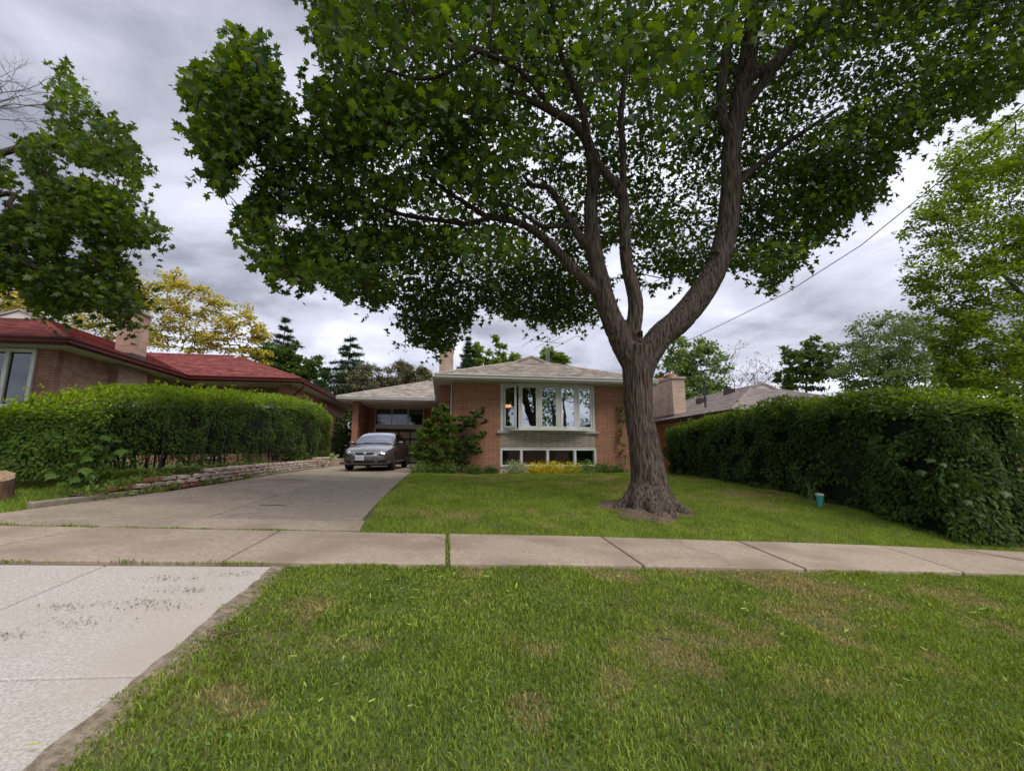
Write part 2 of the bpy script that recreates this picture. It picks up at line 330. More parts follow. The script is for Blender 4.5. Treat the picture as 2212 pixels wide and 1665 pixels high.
def greens(n, c0, c1, hi=None, p=0.0, jit=.15):
    t = rng.uniform(0, 1, (n, 1)); c = np.array(c0) * (1 - t) + np.array(c1) * t
    if hi is not None: k = rng.uniform(size=n) < p; c[k] = np.array(hi)
    return np.clip(c * rng.uniform(1 - jit, 1 + jit, (n, 1)), 0, 1)

# ================================================================ SETTING: ground
def zs(x): return HC - .955 - .045 * x - (.0015 * x * x if x > 0 else 0)
def zs_np(x): return HC - .955 - .045 * x - np.where(x > 0, .0015 * x * x, 0)
def sstep(a, b, x): t = np.clip((x - a) / (b - a), 0, 1); return t * t * (3 - 2 * t)
def ground(x, y):
    x = np.asarray(x, float); y = np.asarray(y, float); xc = np.clip(x, -16, 16)
    s = zs_np(xc)
    boul = s - .10 * np.clip(4.1 - y, 0, 6) + .0 * x
    u = np.clip((y - 5.6) / 9.9, 0, 1); w = 1 - (1 - u) ** 2.6
    zt = HC - .65 + .08 * sstep(2, -1, x) - .5 * sstep(8.5, 13, x)
    lawn = s * (1 - w) + zt * w
    u2 = np.clip((y - 5.6) / 16.4, 0, 1); w2 = 1 - (1 - u2) ** 1.6
    drv = s * (1 - w2) + (HC - .50) * w2
    k = sstep(-1.35, -.75, x)
    back = drv * (1 - k) + lawn * k
    back = back + sstep(-5.25, -5.9, x) * .22 * sstep(6.5, 9, y)
    return np.where(y < 4.1, boul, np.where(y < 5.6, s, back))
def g(x, y): return float(ground(x, y))
def sheet(name, xs, ys, off, m, parent=None, keep=None, smooth=True):
    X, Y = np.meshgrid(xs, ys); Z = ground(X, Y) + off; nx, ny = len(xs), len(ys)
    V = np.stack([X, Y, Z], -1).reshape(-1, 3)
    F = []
    for j in range(ny - 1):
        for i in range(nx - 1):
            if keep is not None and not keep((xs[i] + xs[i + 1]) / 2, (ys[j] + ys[j + 1]) / 2): continue
            a = j * nx + i; F += [(a, a + 1, a + nx + 1), (a, a + nx + 1, a + nx)]
    o = link(name, np_mesh(name, V, np.array(F), None, m), parent)
    if smooth: o.data.polygons.foreach_set('use_smooth', [True] * len(o.data.polygons))
    return o
gx = np.unique(np.concatenate([np.linspace(-400, -30, 12), np.linspace(-30, -12, 19), np.arange(-12, 12.1, .3), np.linspace(12.5, 30, 18), np.linspace(30, 400, 12)]))
gy = np.unique(np.concatenate([np.linspace(-60, -2, 10), np.arange(-2, 24.1, .3), np.linspace(24, 60, 20), np.linspace(60, 600, 14)]))
ground_o = sheet('ground', gx, gy, -.035, M['lawn_soil']); tag(ground_o, 'gently rising lawn soil under grass, houses and paving', 'ground', kind='structure')

def slab(name, corners, m, parent, th=.12, off=0.0, n=6, tilt=0.0):
    """concrete slab: quad in plan (4 xy corners, ccw) draped on the ground, with depth"""
    (ax, ay), (bx, by), (cx, cy), (dx, dy) = corners
    V = []; F = []; t = np.linspace(0, 1, n + 1)
    for j in t:
        for i in t:
            x = (ax * (1 - i) + bx * i) * (1 - j) + (dx * (1 - i) + cx * i) * j
            y = (ay * (1 - i) + by * i) * (1 - j) + (dy * (1 - i) + cy * i) * j
            V.append((x, y, g(x, y) + off + tilt * (i - .5)))
    k = n + 1
    for j in range(n):
        for i in range(n): a = j * k + i; F.append((a, a + 1, a + k + 1, a + k))
    ring = [i for i in range(k)] + [j * k + n for j in range(1, k)] + [n * k + i for i in range(n - 1, -1, -1)] + [j * k for j in range(n - 1, 0, -1)]
    b0 = len(V); V += [(V[r][0], V[r][1], V[r][2] - th) for r in ring]
    for q in range(len(ring)): q2 = (q + 1) % len(ring); F.append((ring[q2], ring[q], b0 + q, b0 + q2))
    me = bpy.data.meshes.new(name); me.from_pydata(V, [], F); me.materials.append(m); me.update()
    o = link(name, me, parent); bv = o.modifiers.new('bevel', 'BEVEL'); bv.width = .012; bv.segments = 2; bv.limit_method = 'ANGLE'; bv.angle_limit = R(50)
    return o
# sidewalk: joints measured along its far and near edge
sw = empty('sidewalk', (0, 4.85, g(0, 4.85)), 'brown grey concrete sidewalk crossing in front of the house', 'sidewalk', kind='structure')
fj = [(-30, -26.5), (-12.6, -9.8), (-8.4, -6.6)]
def gx_at(px, py, Y): return at(px, py, Y=Y).x
joints = [(-16, -16.0), (-12.5, -12.5), (-9.1, -9.0), (-5.75, -5.7)]
joints += [(gx_at(0, 1308, 4.1), gx_at(0, 1308, 4.1))] if False else []
joints += [(-3.85, -3.8)]
for (nx_, ny_), (fx_, fy_) in (((480, 1210), (605, 1145)), ((965, 1215), (965, 1155)), ((1390, 1220), (1300, 1160)), ((1740, 1230), (1595, 1168)), ((2080, 1230), (1900, 1178))):
    joints.append((gx_at(nx_, ny_, 4.1), gx_at(fx_, fy_, 5.6)))
joints += [(7.6, 7.7), (9.4, 9.5), (11.2, 11.3), (14.5, 14.5)]
GAP = .012
for i in range(len(joints) - 1):
    (n0, f0), (n1, f1) = joints[i], joints[i + 1]
    gp = .028 if abs(n0 - joints[6][0]) < .01 else GAP
    slab('slab', [(n0 + gp, 4.1), (n1 - GAP, 4.1), (f1 - GAP, 5.6), (f0 + gp, 5.6)], M['concrete'], sw, off=rnd.uniform(0, .008), tilt=rnd.uniform(-.006, .006))
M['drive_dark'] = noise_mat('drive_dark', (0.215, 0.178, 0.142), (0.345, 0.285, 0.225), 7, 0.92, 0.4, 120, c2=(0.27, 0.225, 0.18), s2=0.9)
def crack(pts, parent, w=.006):
    mb = MB(); q = []
    for a, b in zip(pts[:-1], pts[1:]):
        for k in range(8): t = k / 8; q.append((a[0] + (b[0] - a[0]) * t + rnd.gauss(0, .012), a[1] + (b[1] - a[1]) * t + rnd.gauss(0, .012)))
    for i, (x, y) in enumerate(q):
        ww = w * rnd.uniform(.4, 1.4); mb.v += [(x - ww, y - ww * .6, g(x, y) + .013), (x + ww, y + ww * .6, g(x, y) + .013)]
        if i: k = len(mb.v); mb.f.append((k - 4, k - 3, k - 1, k - 2))
    mb.build('crack', M['dark_joint'], parent)
crack([(-.55, 5.58), (-.3, 5.35), (-.05, 5.3), (.12, 5.1)], sw); crack([(2.9, 4.15), (3.05, 4.6), (2.9, 5.0), (3.1, 5.55)], sw, .004); crack([(-4.9, 4.4), (-4.3, 4.6), (-3.9, 4.55)], sw, .004)
# driveway (house side): two strips of slabs with the control joint of the photo
dw = empty('driveway', (-3, 12, g(-3, 12)), 'grey brown concrete driveway leading up to the carport', 'driveway', kind='structure')
ys = [5.66, 6.25, 8.9, 11.9, 15.0, 18.2, 22.6, 26.6]
for j in range(len(ys) - 1):
    xs_ = [(-5.0, -3.0), (-3.0, -1.07)]
    for (a, b) in xs_:
        if j == 0 and b > -2: slab('slab', [(a + .006, ys[j] + .01), (-.98, ys[j] + .01), (-1.02, ys[j + 1] - .01), (a + .006, ys[j + 1] - .01)], M['concrete'], dw, off=.006); continue
        if j == 0: slab('slab', [(-5.6, ys[j] + .01), (b - .006, ys[j] + .01), (b - .006, ys[j + 1] - .008), (-5.36, ys[j + 1] - .008)], M['drive'], dw); continue
        a2 = a; a3 = a
        if j == 1 and a < -4: a2, a3 = -5.35, -5.07
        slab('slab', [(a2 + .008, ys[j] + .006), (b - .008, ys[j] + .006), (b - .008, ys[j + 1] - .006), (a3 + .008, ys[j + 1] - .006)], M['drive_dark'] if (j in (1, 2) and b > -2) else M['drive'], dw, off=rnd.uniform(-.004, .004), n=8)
# apron (street side)
ap = empty('driveway_apron', (-3, 2.4, g(-3, 2.4)), 'pale exposed aggregate concrete apron between sidewalk and street', 'driveway', kind='structure')
ex = lambda y: -1.34 - (4.1 - y) * .035
jx = lambda y: -2.60 - (4.1 - y) * .06
yj = 2.545
for (ya, yb) in ((yj, 4.03), (.6, yj - .01)):
    for (fa, fb) in ((lambda y: -7.5, lambda y: jx(y) - .008), (lambda y: jx(y) + .004, ex)):
        slab('slab', [(fa(ya), ya), (fb(ya), ya), (fb(yb), yb), (fa(yb), yb)], M['apron'], ap, off=-.012, n=10)
slab('joint_filler', [(-7.5, 4.035), (-1.3, 4.035), (-1.3, 4.09), (-7.5, 4.09)], M['dirt'], ap, off=-.03, n=2)
# bare soil strip along the apron edge
M['soil_edge'] = noise_mat('soil_edge', (0.15, 0.115, 0.08), (0.31, 0.25, 0.185), 24, .95, .6, 90)
def soil_edge():
    mb = MB(); yy = np.arange(1.0, 4.06, .03)
    for i, y in enumerate(yy):
        a = ex(y) - .005 - .03 * vnoise(np.array([y]), np.array([0.]), .22, 51)[0] - .03 * vnoise(np.array([y]), np.array([3.]), .07, 52)[0]; b = ex(y) + .13
        for x, dz in ((a, -.008), (a * .7 + b * .3, -.012), (b, -.045)): mb.v.append((x, y, g(x, y) + dz))
        if i:
            k = len(mb.v) - 6
            for q in (0, 1): mb.f.append((k + q, k + q + 1, k + q + 4, k + q + 3))
    mb.build('soil_edge', M['soil_edge'], ap, True)

# ================================================================ grass
def paved(x, y):
    p = (y > 4.075 + .05 * vnoise(x, y * 0, .12, 56)) & (y < 5.615 - .03 * vnoise(x, y * 0, .15, 57)); p = np.where(x < -1.3, (y > 4.05) & (y < 5.63), p)
    p |= (y < 4.09) & (x < -1.34 - (4.1 - y) * .035 + .10 * vnoise(x * 0, y, .25, 53) + .08 * vnoise(x * .3, y, .06, 54) - .115)
    edge = -1.03 + .05 * np.sin(y * 2.1) + .03 * np.sin(y * 7) - .10 * sstep(6.2, 5.6, y)
    left = np.where(y < 8.9, -5.35 + .3 * np.clip((y - 6.25) / 2.65, 0, 1), -5.02) + .08 * (vnoise(x * 0, y, .2, 55) - .3)
    left = np.where(y < 6.25, -5.6 + .25 * (y - 5.6) / .65, left)
    p |= (y >= 5.63) & (y < 27) & (x < edge) & (x > left)
    return p
def vnoise(x, y, sc, seed=0):
    """smooth value noise (numpy)"""
    r = np.random.default_rng(seed).uniform(size=(256, 256)); x = x / sc + 100.3; y = y / sc + 77.7
    xi = np.floor(x).astype(int); yi = np.floor(y).astype(int); fx = x - xi; fy = y - yi; fx = fx * fx * (3 - 2 * fx); fy = fy * fy * (3 - 2 * fy)
    a = r[xi % 256, yi % 256]; b = r[(xi + 1) % 256, yi % 256]; c = r[xi % 256, (yi + 1) % 256]; d = r[(xi + 1) % 256, (yi + 1) % 256]
    return (a * (1 - fx) + b * fx) * (1 - fy) + (c * (1 - fx) + d * fx) * fy
TX, TY = 3.58, 7.3          # trunk foot
def blades(x, y, h, w, dry_amt, far=False):
    n = len(x); z = ground(x, y) - .035
    pn = vnoise(x, y, .55, 1) * .5 + vnoise(x, y, .17, 2) * .3 + vnoise(x, y, 1.6, 3) * .5
    dry = np.clip((pn - .72) * 4.2, 0, 1) * dry_amt
    # worn, dried-out patches seen in the photograph
    for (cx, cy, r) in ((1.40, 2.68, .30), (1.62, 2.76, .2), (.6, 2.75, .12), (2.88, 3.07, .34), (2.84, 2.7, .22), (-.8, 3.3, .22), (-.5, 2.85, .2), (4.6, 3.5, .3), (1.6, 3.95, .25), (.3, 4.0, .2), (-.95, 2.35, .16), (.5, 2.2, .15)):
        dry = np.maximum(dry, np.clip(1.3 - np.hypot(x - cx, (y - cy) * 1.3) / r + 1.5 * (vnoise(x, y, .16, 5) - .5), 0, 1) * .72)
    dry = np.clip(dry + .10 * dry_amt + rng.normal(0, .17, n), 0, 1)
    g0 = np.array([.080, .148, .015]); g1 = np.array([.25, .34, .040]); d0 = np.array([.38, .30, .13])
    t = np.clip(vnoise(x, y, .3, 9) * .5 + rng.uniform(0, .6, n), 0, 1)[:, None]
    c = (g0 * (1 - t) + g1 * t); c = c * (1 - dry[:, None]) + d0 * dry[:, None]; c *= rng.uniform(.55, 1.45, (n, 1)) * (1.22 if far else 1.05)
    hh = h * rng.uniform(.55, 1.25, n) * (1 - .45 * dry) * (.55 + 1.0 * vnoise(x, y, .2, 4))
    a = rng.uniform(0, 2 * math.pi, n); lean = hh * rng.uniform(.1, .95, n); la = rng.uniform(0, 2 * math.pi, n)
    ww = w * rng.uniform(.6, 1.3, n)
    if far:
        V = np.zeros((n, 3, 3)); dx = np.cos(a) * ww / 2; dy = np.sin(a) * ww / 2; lx, ly = np.cos(la) * lean, np.sin(la) * lean
        V[:, 0] = np.stack([x - dx, y - dy, z], -1); V[:, 1] = np.stack([x + dx, y + dy, z], -1); V[:, 2] = np.stack([x + lx, y + ly, z + hh * .85], -1); return V, c
    V = np.zeros((n, 5, 3)); dx = np.cos(a) * ww / 2; dy = np.sin(a) * ww / 2
    lx, ly = np.cos(la) * lean, np.sin(la) * lean
    V[:, 0] = np.stack([x - dx, y - dy, z], -1); V[:, 1] = np.stack([x + dx, y + dy, z], -1)
    V[:, 2] = np.stack([x + dx * .8 + lx * .35, y + dy * .8 + ly * .35, z + hh * .6], -1); V[:, 3] = np.stack([x - dx * .8 + lx * .35, y - dy * .8 + ly * .35, z + hh * .6], -1)
    V[:, 4] = np.stack([x + lx, y + ly, z + hh * (.95 - .25 * (lean / np.maximum(hh, 1e-3)))], -1)
    return V, c
def grass_obj(name, regions, label, far=False):
    Vs, Cs = [], []
    for (x0, x1, y0, y1, dens, h, w, dry, cond) in regions:
        n = int((x1 - x0) * (y1 - y0) * dens); x = rng.uniform(x0, x1, n); y = rng.uniform(y0, y1, n)
        k = ~paved(x, y) & (np.hypot(x - TX, (y - TY)) > .30 + .55 * vnoise(x, y, .35, 8))
        px, py, f = proj(np.stack([x, y, ground(x, y)], -1)); k &= (px > -260) & (px < 2480) & (py < 1850)
        if cond is not None: k &= cond(x, y)
        V, c = blades(x[k], y[k], h, w, dry, far); Vs.append(V); Cs.append(c)
    V = np.concatenate(Vs); c = np.concatenate(Cs); n = len(V)
    k = 3 if far else 5; F = ((np.array([(0, 1, 2)]) if far else np.array([(0, 1, 2), (0, 2, 3), (3, 2, 4)]))[None] + (np.arange(n) * k)[:, None, None]).reshape(-1, 3)
    o = link(name, np_mesh(name, V.reshape(-1, 3), F, np.repeat(c, k, 0), M['grass'])); tag(o, label, 'grass', kind='stuff'); return o
grass_obj('grass', [(-2.3, 4.6, 1.3, 2.9, 10200, .037, .006, .8, None), (-2.3, 8.5, 2.9, 4.14, 7600, .036, .0075, .8, None)], 'patchy mown grass of the boulevard between sidewalk and street')
grass_obj('grass', [(-1.6, 10.5, 5.55, 8.2, 4200, .06, .009, .6, None), (-1.4, 8.6, 8.2, 12, 1900, .06, .014, .75, None), (-1.4, 8.4, 12, 15.5, 1600, .055, .018, .9, None)], 'green mown front lawn rising from the sidewalk to the house', True)
grass_obj('grass', [(-13, -5.0, 5.62, 8.4, 2600, .075, .010, .25, None), (-16, -5.4, 8.4, 13, 420, .07, .02, .3, None)], 'shaggy grass strip left of the driveway below the hedge', True)
# grass and moss squeezing out of the pavement joints
def joint_tufts():
    pts = []
    for (x0, x1, y0, y1, n) in ((-8, -1.0, 5.60, 5.67, 2300), (-7.5, -1.35, 4.05, 4.10, 1300)):
        pts.append(np.stack([rng.uniform(x0, x1, n), rng.uniform(y0, y1, n)], -1))
    n0, f0 = joints[6]; t = rng.uniform(0, 1, 420); pts.append(np.stack([n0 + (f0 - n0) * t + .014 + rng.normal(0, .012, 420), 4.1 + 1.5 * t], -1))
    p = np.concatenate(pts); k = vnoise(p[:, 0], p[:, 1], .3, 12) > rng.uniform(.3, .6, len(p)); p = p[k]
    V, c = blades(p[:, 0], p[:, 1], .038, .008, .5); n = len(V); V[..., 2] += .02
    F = (np.array([(0, 1, 2), (0, 2, 3), (3, 2, 4)])[None] + (np.arange(n) * 5)[:, None, None]).reshape(-1, 3)
    tag(link('grass', np_mesh('grass', V.reshape(-1, 3), F, np.repeat(c, 5, 0), M['grass'])), 'thin grass tufts growing in the concrete joints', 'grass', kind='stuff')
joint_tufts(); soil_edge()
# clover and broad weeds in the lawns
def weeds():
    n = 9000; x = rng.uniform(-1.6, 7, n); y = rng.uniform(1.2, 8, n); k = ~paved(x, y) & (vnoise(x, y, .5, 21) > .58) & (np.hypot(x - TX, y - TY) > 1); x, y = x[k], y[k]
    P = np.stack([x, y, ground(x, y) - .01 + rng.uniform(0, .02, len(x))], -1)
    o = leaves('clover', P, .022, OVAL, greens(len(P), (.10, .19, .04), (.17, .27, .07)), M['grass'], up=2.0); tag(o, 'clover and broadleaf weeds scattered through the lawns', 'weeds', kind='stuff')
weeds()
# fallen maple keys and bits of leaf
def litter():
    n = 380; x = rng.uniform(-1.9, 6, n); y = rng.uniform(1.3, 4.0, n) ; k = (~paved(x, y)) | (rng.uniform(size=n) < .25); x, y = x[k], y[k]
    k = vnoise(x, y, .8, 31) > .4; x, y = x[k], y[k]; pair = rng.uniform(size=len(x)) < .4; x = np.concatenate([x, x[pair]]); y = np.concatenate([y, y[pair]])
    P = np.stack([x, y, ground(x, y) + .012], -1); n = len(P)
    a = np.stack([np.cos(t := rng.uniform(0, 6.28, n)), np.sin(t), np.full(n, .05)], -1)
    # each key is a bent two-winged strip
    KEY = (np.array([(0, 0, 0), (.10, .3, .05), (.17, .75, .1), (.05, 1.0, .08), (-.05, .5, .02)]), np.array([(0, 1, 4), (1, 2, 4), (2, 3, 4)]))
    o1 = leaves('maple_key', P, .055, KEY, greens(n, (.30, .44, .07), (.44, .55, .12)), M['grass'], up=3, axis=a)
    me = o1.data; tag(o1, 'yellow green maple keys fallen on the boulevard grass', 'debris', kind='stuff')
    n = 1500; x = rng.uniform(-5.0, -1.05, n); y = rng.uniform(5.7, 16, n); k = vnoise(x, y, 1.2, 33) > .35; x, y = x[k], y[k]
    P = np.stack([x, y, ground(x, y) + .012], -1)
    o2 = leaves('leaf_litter', P, .035, DIAM, greens(len(P), (.42, .40, .16), (.50, .46, .28), (.2, .28, .06), .3), M['grass'], up=3); tag(o2, 'dry leaf and catkin litter strewn over the driveway', 'debris', kind='stuff')
    n = 420; cx = np.array([(-2.0, 3.75), (-1.75, 3.55), (-1.9, 3.35), (-2.3, 3.3), (-2.1, 3.1), (-1.6, 3.85), (-2.35, 2.95), (-1.75, 3.3)]); i = rng.integers(0, len(cx), n)
    x = cx[i, 0] + rng.normal(0, .10, n); y = cx[i, 1] + rng.normal(0, .035, n); P = np.stack([x, y, ground(x, y) - .002], -1)
    o3 = leaves('grass_clipping', P, .016, DIAM, greens(n, (.10, .13, .05), (.17, .21, .08)), M['grass'], up=3); tag(o3, 'green grass clippings scattered on the pale apron', 'debris', kind='stuff')
    n = 700; x = rng.uniform(-9, 7, n); y = rng.uniform(4.15, 5.55, n); P = np.stack([x, y, ground(x, y) + .012], -1)
    o4 = leaves('leaf_crumb', P, .02, DIAM, greens(n, (.22, .17, .09), (.36, .30, .16)), M['grass'], up=3); tag(o4, 'tiny crumbs of leaf on the sidewalk', 'debris', kind='stuff')
litter()

# ================================================================ HOUSES: shared pieces
def roof_plane(poly, name, parent, m, cols, tab=(.32, .145), tabs=True, th=.03, seed=1):
    """planar roof polygon (eave edge = first two points): slab + overlapping shingle tabs"""
    poly = [Vector(p) for p in poly]; nrm = (poly[1] - poly[0]).cross(poly[2] - poly[1]).normalized()
    if nrm.z < 0: nrm = -nrm
    u = (poly[1] - poly[0]).normalized(); v = nrm.cross(u)
    if v.z < 0: v = -v
    mb = MB(); mean = cols[0]
    n = len(poly); base = [p - nrm * th for p in poly]
    i = len(mb.v); mb.v += [tuple(p) for p in poly] + [tuple(p) for p in base]; mb.c += [mean] * (2 * n)
    mb.f.append(tuple(range(i, i + n)) if True else ()); mb.f.append(tuple(range(i + 2 * n - 1, i + n - 1, -1)))
    for k in range(n): mb.f.append((i + k, i + n + k, i + n + (k + 1) % n, i + (k + 1) % n))
    if tabs:
        P2 = [((p - poly[0]).dot(u), (p - poly[0]).dot(v)) for p in poly]; rr = random.Random(seed)
        umin, umax = min(p[0] for p in P2), max(p[0] for p in P2); vmax = max(p[1] for p in P2); tw, thh = tab
        row = 0; vv = 0.0
        while vv < vmax:
            uu = umin + rr.uniform(-tw, 0)
            while uu < umax:
                w = tw * rr.uniform(.45, 1.15); a, b = uu, uu + w; vt = min(vv + thh, vmax)
                if all(bool(inpoly(np.array([q[0]]), np.array([q[1]]), P2)[0]) for q in ((a + .02, vv + .01), (b - .02, vv + .01), (a + .02, vt - .01), (b - .02, vt - .01))):
                    c = cols[rr.randrange(len(cols))]; k = rr.uniform(.85, 1.12); c = tuple(min(1, x * k) for x in c); h = .012 + rr.uniform(0, .006)
                    p0 = poly[0] + u * (a + .003) + v * vv; p1 = poly[0] + u * (b - .003) + v * vv; p2 = poly[0] + u * (b - .003) + v * (vt + .01); p3 = poly[0] + u * (a + .003) + v * (vt + .01)
                    i = len(mb.v); mb.v += [tuple(q) for q in (p0 + nrm * .001, p1 + nrm * .001, p0 + nrm * h, p1 + nrm * h, p2 + nrm * .003, p3 + nrm * .003)]; mb.c += [c] * 6
                    mb.f += [(i, i + 1, i + 3, i + 2), (i + 2, i + 3, i + 4, i + 5)]
                uu += w
            vv += thh; row += 1
    o = mb.build(name, m, parent); tag(o, kind='stuff') if False else None
    return o
def hip_caps(lines, name, parent, m, col, w=.22):
    for a, b in lines:
        mb = MB(); a, b = Vector(a), Vector(b); L = (b - a).length; n = max(2, int(L / .22)); d = (b - a) / n
        for k in range(n):
            p = a + d * k; q = a + d * (k + 1.12); s = d.normalized().cross(Vector((0, 0, 1))).normalized() * w / 2; up = Vector((0, 0, .035)); dn = Vector((0, 0, -.02))
            c = tuple(x * rnd.uniform(.85, 1.15) for x in col); i = len(mb.v)
            mb.v += [tuple(t) for t in (p + s + dn + up * .3, p + up * 1.2, p - s + dn + up * .3, q + s + dn, q + up * .8, q - s + dn)]; mb.c += [c] * 6
            mb.f += [(i, i + 1, i + 4, i + 3), (i + 1, i + 2, i + 5, i + 4), (i, i + 2, i + 1)]
        mb.build(name, m, parent)
def hip_roof(parent, x0, x1, y0, y1, ze, sl, gab, cols, mat_, gmat, ridge='y', tabs=('front', 'left', 'right'), back=True, seed=3):
    W = (x1 - x0) / 2; xc = (x0 + x1) / 2; yg = y0 + W - gab; zg = ze + sl * (W - gab); zr = ze + sl * W; yb = y1 - W
    rf = empty('roof', ((x0 + x1) / 2, y0, ze)); rf.parent = parent; rf.location = Vector(((x0 + x1) / 2, y0, ze)) - wloc(parent)
    roof_plane([(x0, y0, ze), (x1, y0, ze), (xc + gab, yg, zg), (xc - gab, yg, zg)], 'shingle_slope', rf, mat_, cols, tabs='front' in tabs, seed=seed)
    roof_plane([(x0, y1, ze), (x0, y0, ze), (xc - gab, yg, zg), (xc, yg, zr), (xc, yb, zr)], 'shingle_slope', rf, mat_, cols, tabs='left' in tabs, seed=seed + 1)
    roof_plane([(x1, y0, ze), (x1, y1, ze), (xc, yb, zr), (xc, yg, zr), (xc + gab, yg, zg)], 'shingle_slope', rf, mat_, cols, tabs='right' in tabs, seed=seed + 2)
    roof_plane([(x1, y1, ze), (x0, y1, ze), (xc, yb, zr)], 'shingle_slope', rf, mat_, cols, tabs=False)
    if gab > 0:
        mb = MB(); mb.prism([(xc - gab, yg + .02, zg - .02), (xc + gab, yg + .02, zg - .02), (xc, yg + .02, zr - .02)], (0, .05, 0)); mb.build('gablet', gmat, rf)
        t = MB(); t.bar((xc - gab - .04, yg, zg + .01), (xc, yg, zr + .02), .05, .07); t.bar((xc + gab + .04, yg, zg + .01), (xc, yg, zr + .02), .05, .07); t.build('gablet_trim', M['cap'], rf)
    hip_caps([((x0, y0, ze), (xc - gab, yg, zg)), ((x1, y0, ze), (xc + gab, yg, zg)), ((xc, yg, zr), (xc, yb, zr))], 'ridge_cap', rf, mat_, cols[0])
    return rf
def gutter_line(pts, name, parent, m, h=.13, d=.11, drop=.0):
    """K-profile gutter along an eave polyline"""
    mb = MB()
    for a, b in zip(pts[:-1], pts[1:]):
        a, b = Vector(a), Vector(b); t = (b - a).normalized(); o = t.cross(Vector((0, 0, 1)))   # outward on the right of travel
        prof = [(0, 0), (d, 0), (d, -.03), (d * .75, -h * .55), (d * .7, -h), (0, -h)]
        i = len(mb.v)
        for p, e in ((a, -1), (b, 1)):
            for (x, z) in prof: mb.v.append(tuple(p + o * x + t * e * (d * .0) + Vector((0, 0, z - drop))))
        n = len(prof)
        for k in range(n): mb.f.append((i + k, i + (k + 1) % n, i + n + (k + 1) % n, i + n + k))
        mb.f.append(tuple(range(i + n - 1, i - 1, -1))); mb.f.append(tuple(range(i + n, i + 2 * n)))
    return mb.build(name, m, parent)
def wpart(name, m, parent, *boxes, bevel=0):
    if name in ('side_wall', 'back_wall', 'wall', 'mortar_bed', 'fascia', 'soffit', 'side_soffit'):
        for b in boxes: o = MB().box(*b).build(name, m, parent, bevel=bevel)
        return o
    mb = MB()
    for b in boxes: mb.box(*b)
    return mb.build(name, m, parent, bevel=bevel)
def place(name, me, parent, loc):
    o = bpy.data.objects.new(name, me); COL.objects.link(o); o.parent = parent; o.location = Vector(loc) - wloc(parent); return o
def window_xz(parent, x0, x1, z0, z1, y, bars, fr=.06, dep=.08, name='window', glass='glass', frm='white'):
    """window in a wall facing -Y with its face at y; bars: interior divisions (x)"""
    w = empty(name, ((x0 + x1) / 2, y, z0)); w.parent = parent; w.location = Vector(((x0 + x1) / 2, y, z0)) - wloc(parent)
    mb = MB(); mb.box(x0, x1, y, y + dep, z1 - fr, z1).box(x0, x1, y, y + dep, z0, z0 + fr).box(x0, x0 + fr, y + .003, y + dep, z0 + fr, z1 - fr).box(x1 - fr, x1, y + .003, y + dep, z0 + fr, z1 - fr)
    mb.build('frame', M[frm], w, bevel=.006)
    xs_ = [x0 + fr] + list(bars) + [x1 - fr]
    for b in bars: wpart('mullion', M[frm], w, (b - fr * .55, b + fr * .55, y + .006, y + dep, z0 + fr, z1 - fr), bevel=.005)
    for a, b in zip(xs_[:-1], xs_[1:]): wpart('pane', M[glass], w, (a + .003, b - .003, y + dep * .6, y + dep * .6 + .006, z0 + fr, z1 - fr))
    return w

# ================================================================ MAIN HOUSE
YF = 16.5; GB = HC - .70; SOF = HC + 2.80; EA = HC + 2.97
mh = empty('brick_bungalow', (4, YF, GB), 'red brick bungalow with bow window and brown shingled hip roof, behind the big maple', 'house')
X0, X1 = .32, 7.68; BX0, BX1 = 2.17, 5.97
ZB = dict(bt=HC + 2.77, bb=HC + .96, sb=HC + .83, st=HC + .27, wb=HC - .45)
wall = empty('wall', (4, YF, GB)); wall.parent = mh; wall.location = (0, 0, 0)
wpart('mortar_bed', M['mortar'], wall, (X0, BX0, YF, YF + .2, GB, SOF), (BX1, X1, YF, YF + .2, GB, SOF), (BX0, BX1, YF, YF + .2, GB, ZB['wb']))
wpart('side_wall', M['brick_y'], wall, (X0, X0 + .2, YF + .2, 30, GB, SOF), (X1 - .2, X1, YF + .2, 30, GB, SOF))
wpart('rear_wall', M['brick_x'], wall, (X0 + .2, X1 - .2, 29.8, 30, GB, SOF))
def facade_bricks():
    L, H = .345, .0752; full = MB().box(0, L - .011, -.010, .03, 0, H - .011)
    meshes = {}
    def bm_(w):
        k = round(w, 2)
        if k not in meshes: meshes[k] = MB().box(0, k - .011, -.010, .03, 0, H - .011).mesh('brick', M['brick'])
        return meshes[k]
    allb = []
    rows = int((SOF - GB) / H)
    for r in range(rows):
        z = GB + r * H + .004
        for (a, b) in ((X0, BX0 - .02), (BX1 + .02, X1)):
            x = a + (-.5 * L if r % 2 else 0) + (.115 if a == X0 else .07) - L
            while x < b:
                xa, xb = max(x, a), min(x + L, b)
                if xb - xa > .06: allb.append((xa, z, xb - xa))
                x += L
    vis = []
    for (x, z, w) in allb:
        px, py, f = proj((x + w / 2, YF, z)); hid = (px > 1330) or (py > 1010) or (px < 1045 and py > 880) or (px < 985)
        vis.append((hid, -py if False else 0, x, z, w))
    vis.sort(key=lambda t: t[0]); me_rest = MB()
    for i, (h, _, x, z, w) in enumerate(vis):
        if i < 300 and not h: place('brick', bm_(w), wall, (x, YF + rnd.uniform(-.0015, .0015), z))
        else: me_rest.box(x, x + round(w, 2) - .011, YF - .010, YF + .03, z, z + H - .011)
    tag(me_rest.build('brickwork', M['brick'], wall), kind='stuff')
facade_bricks()
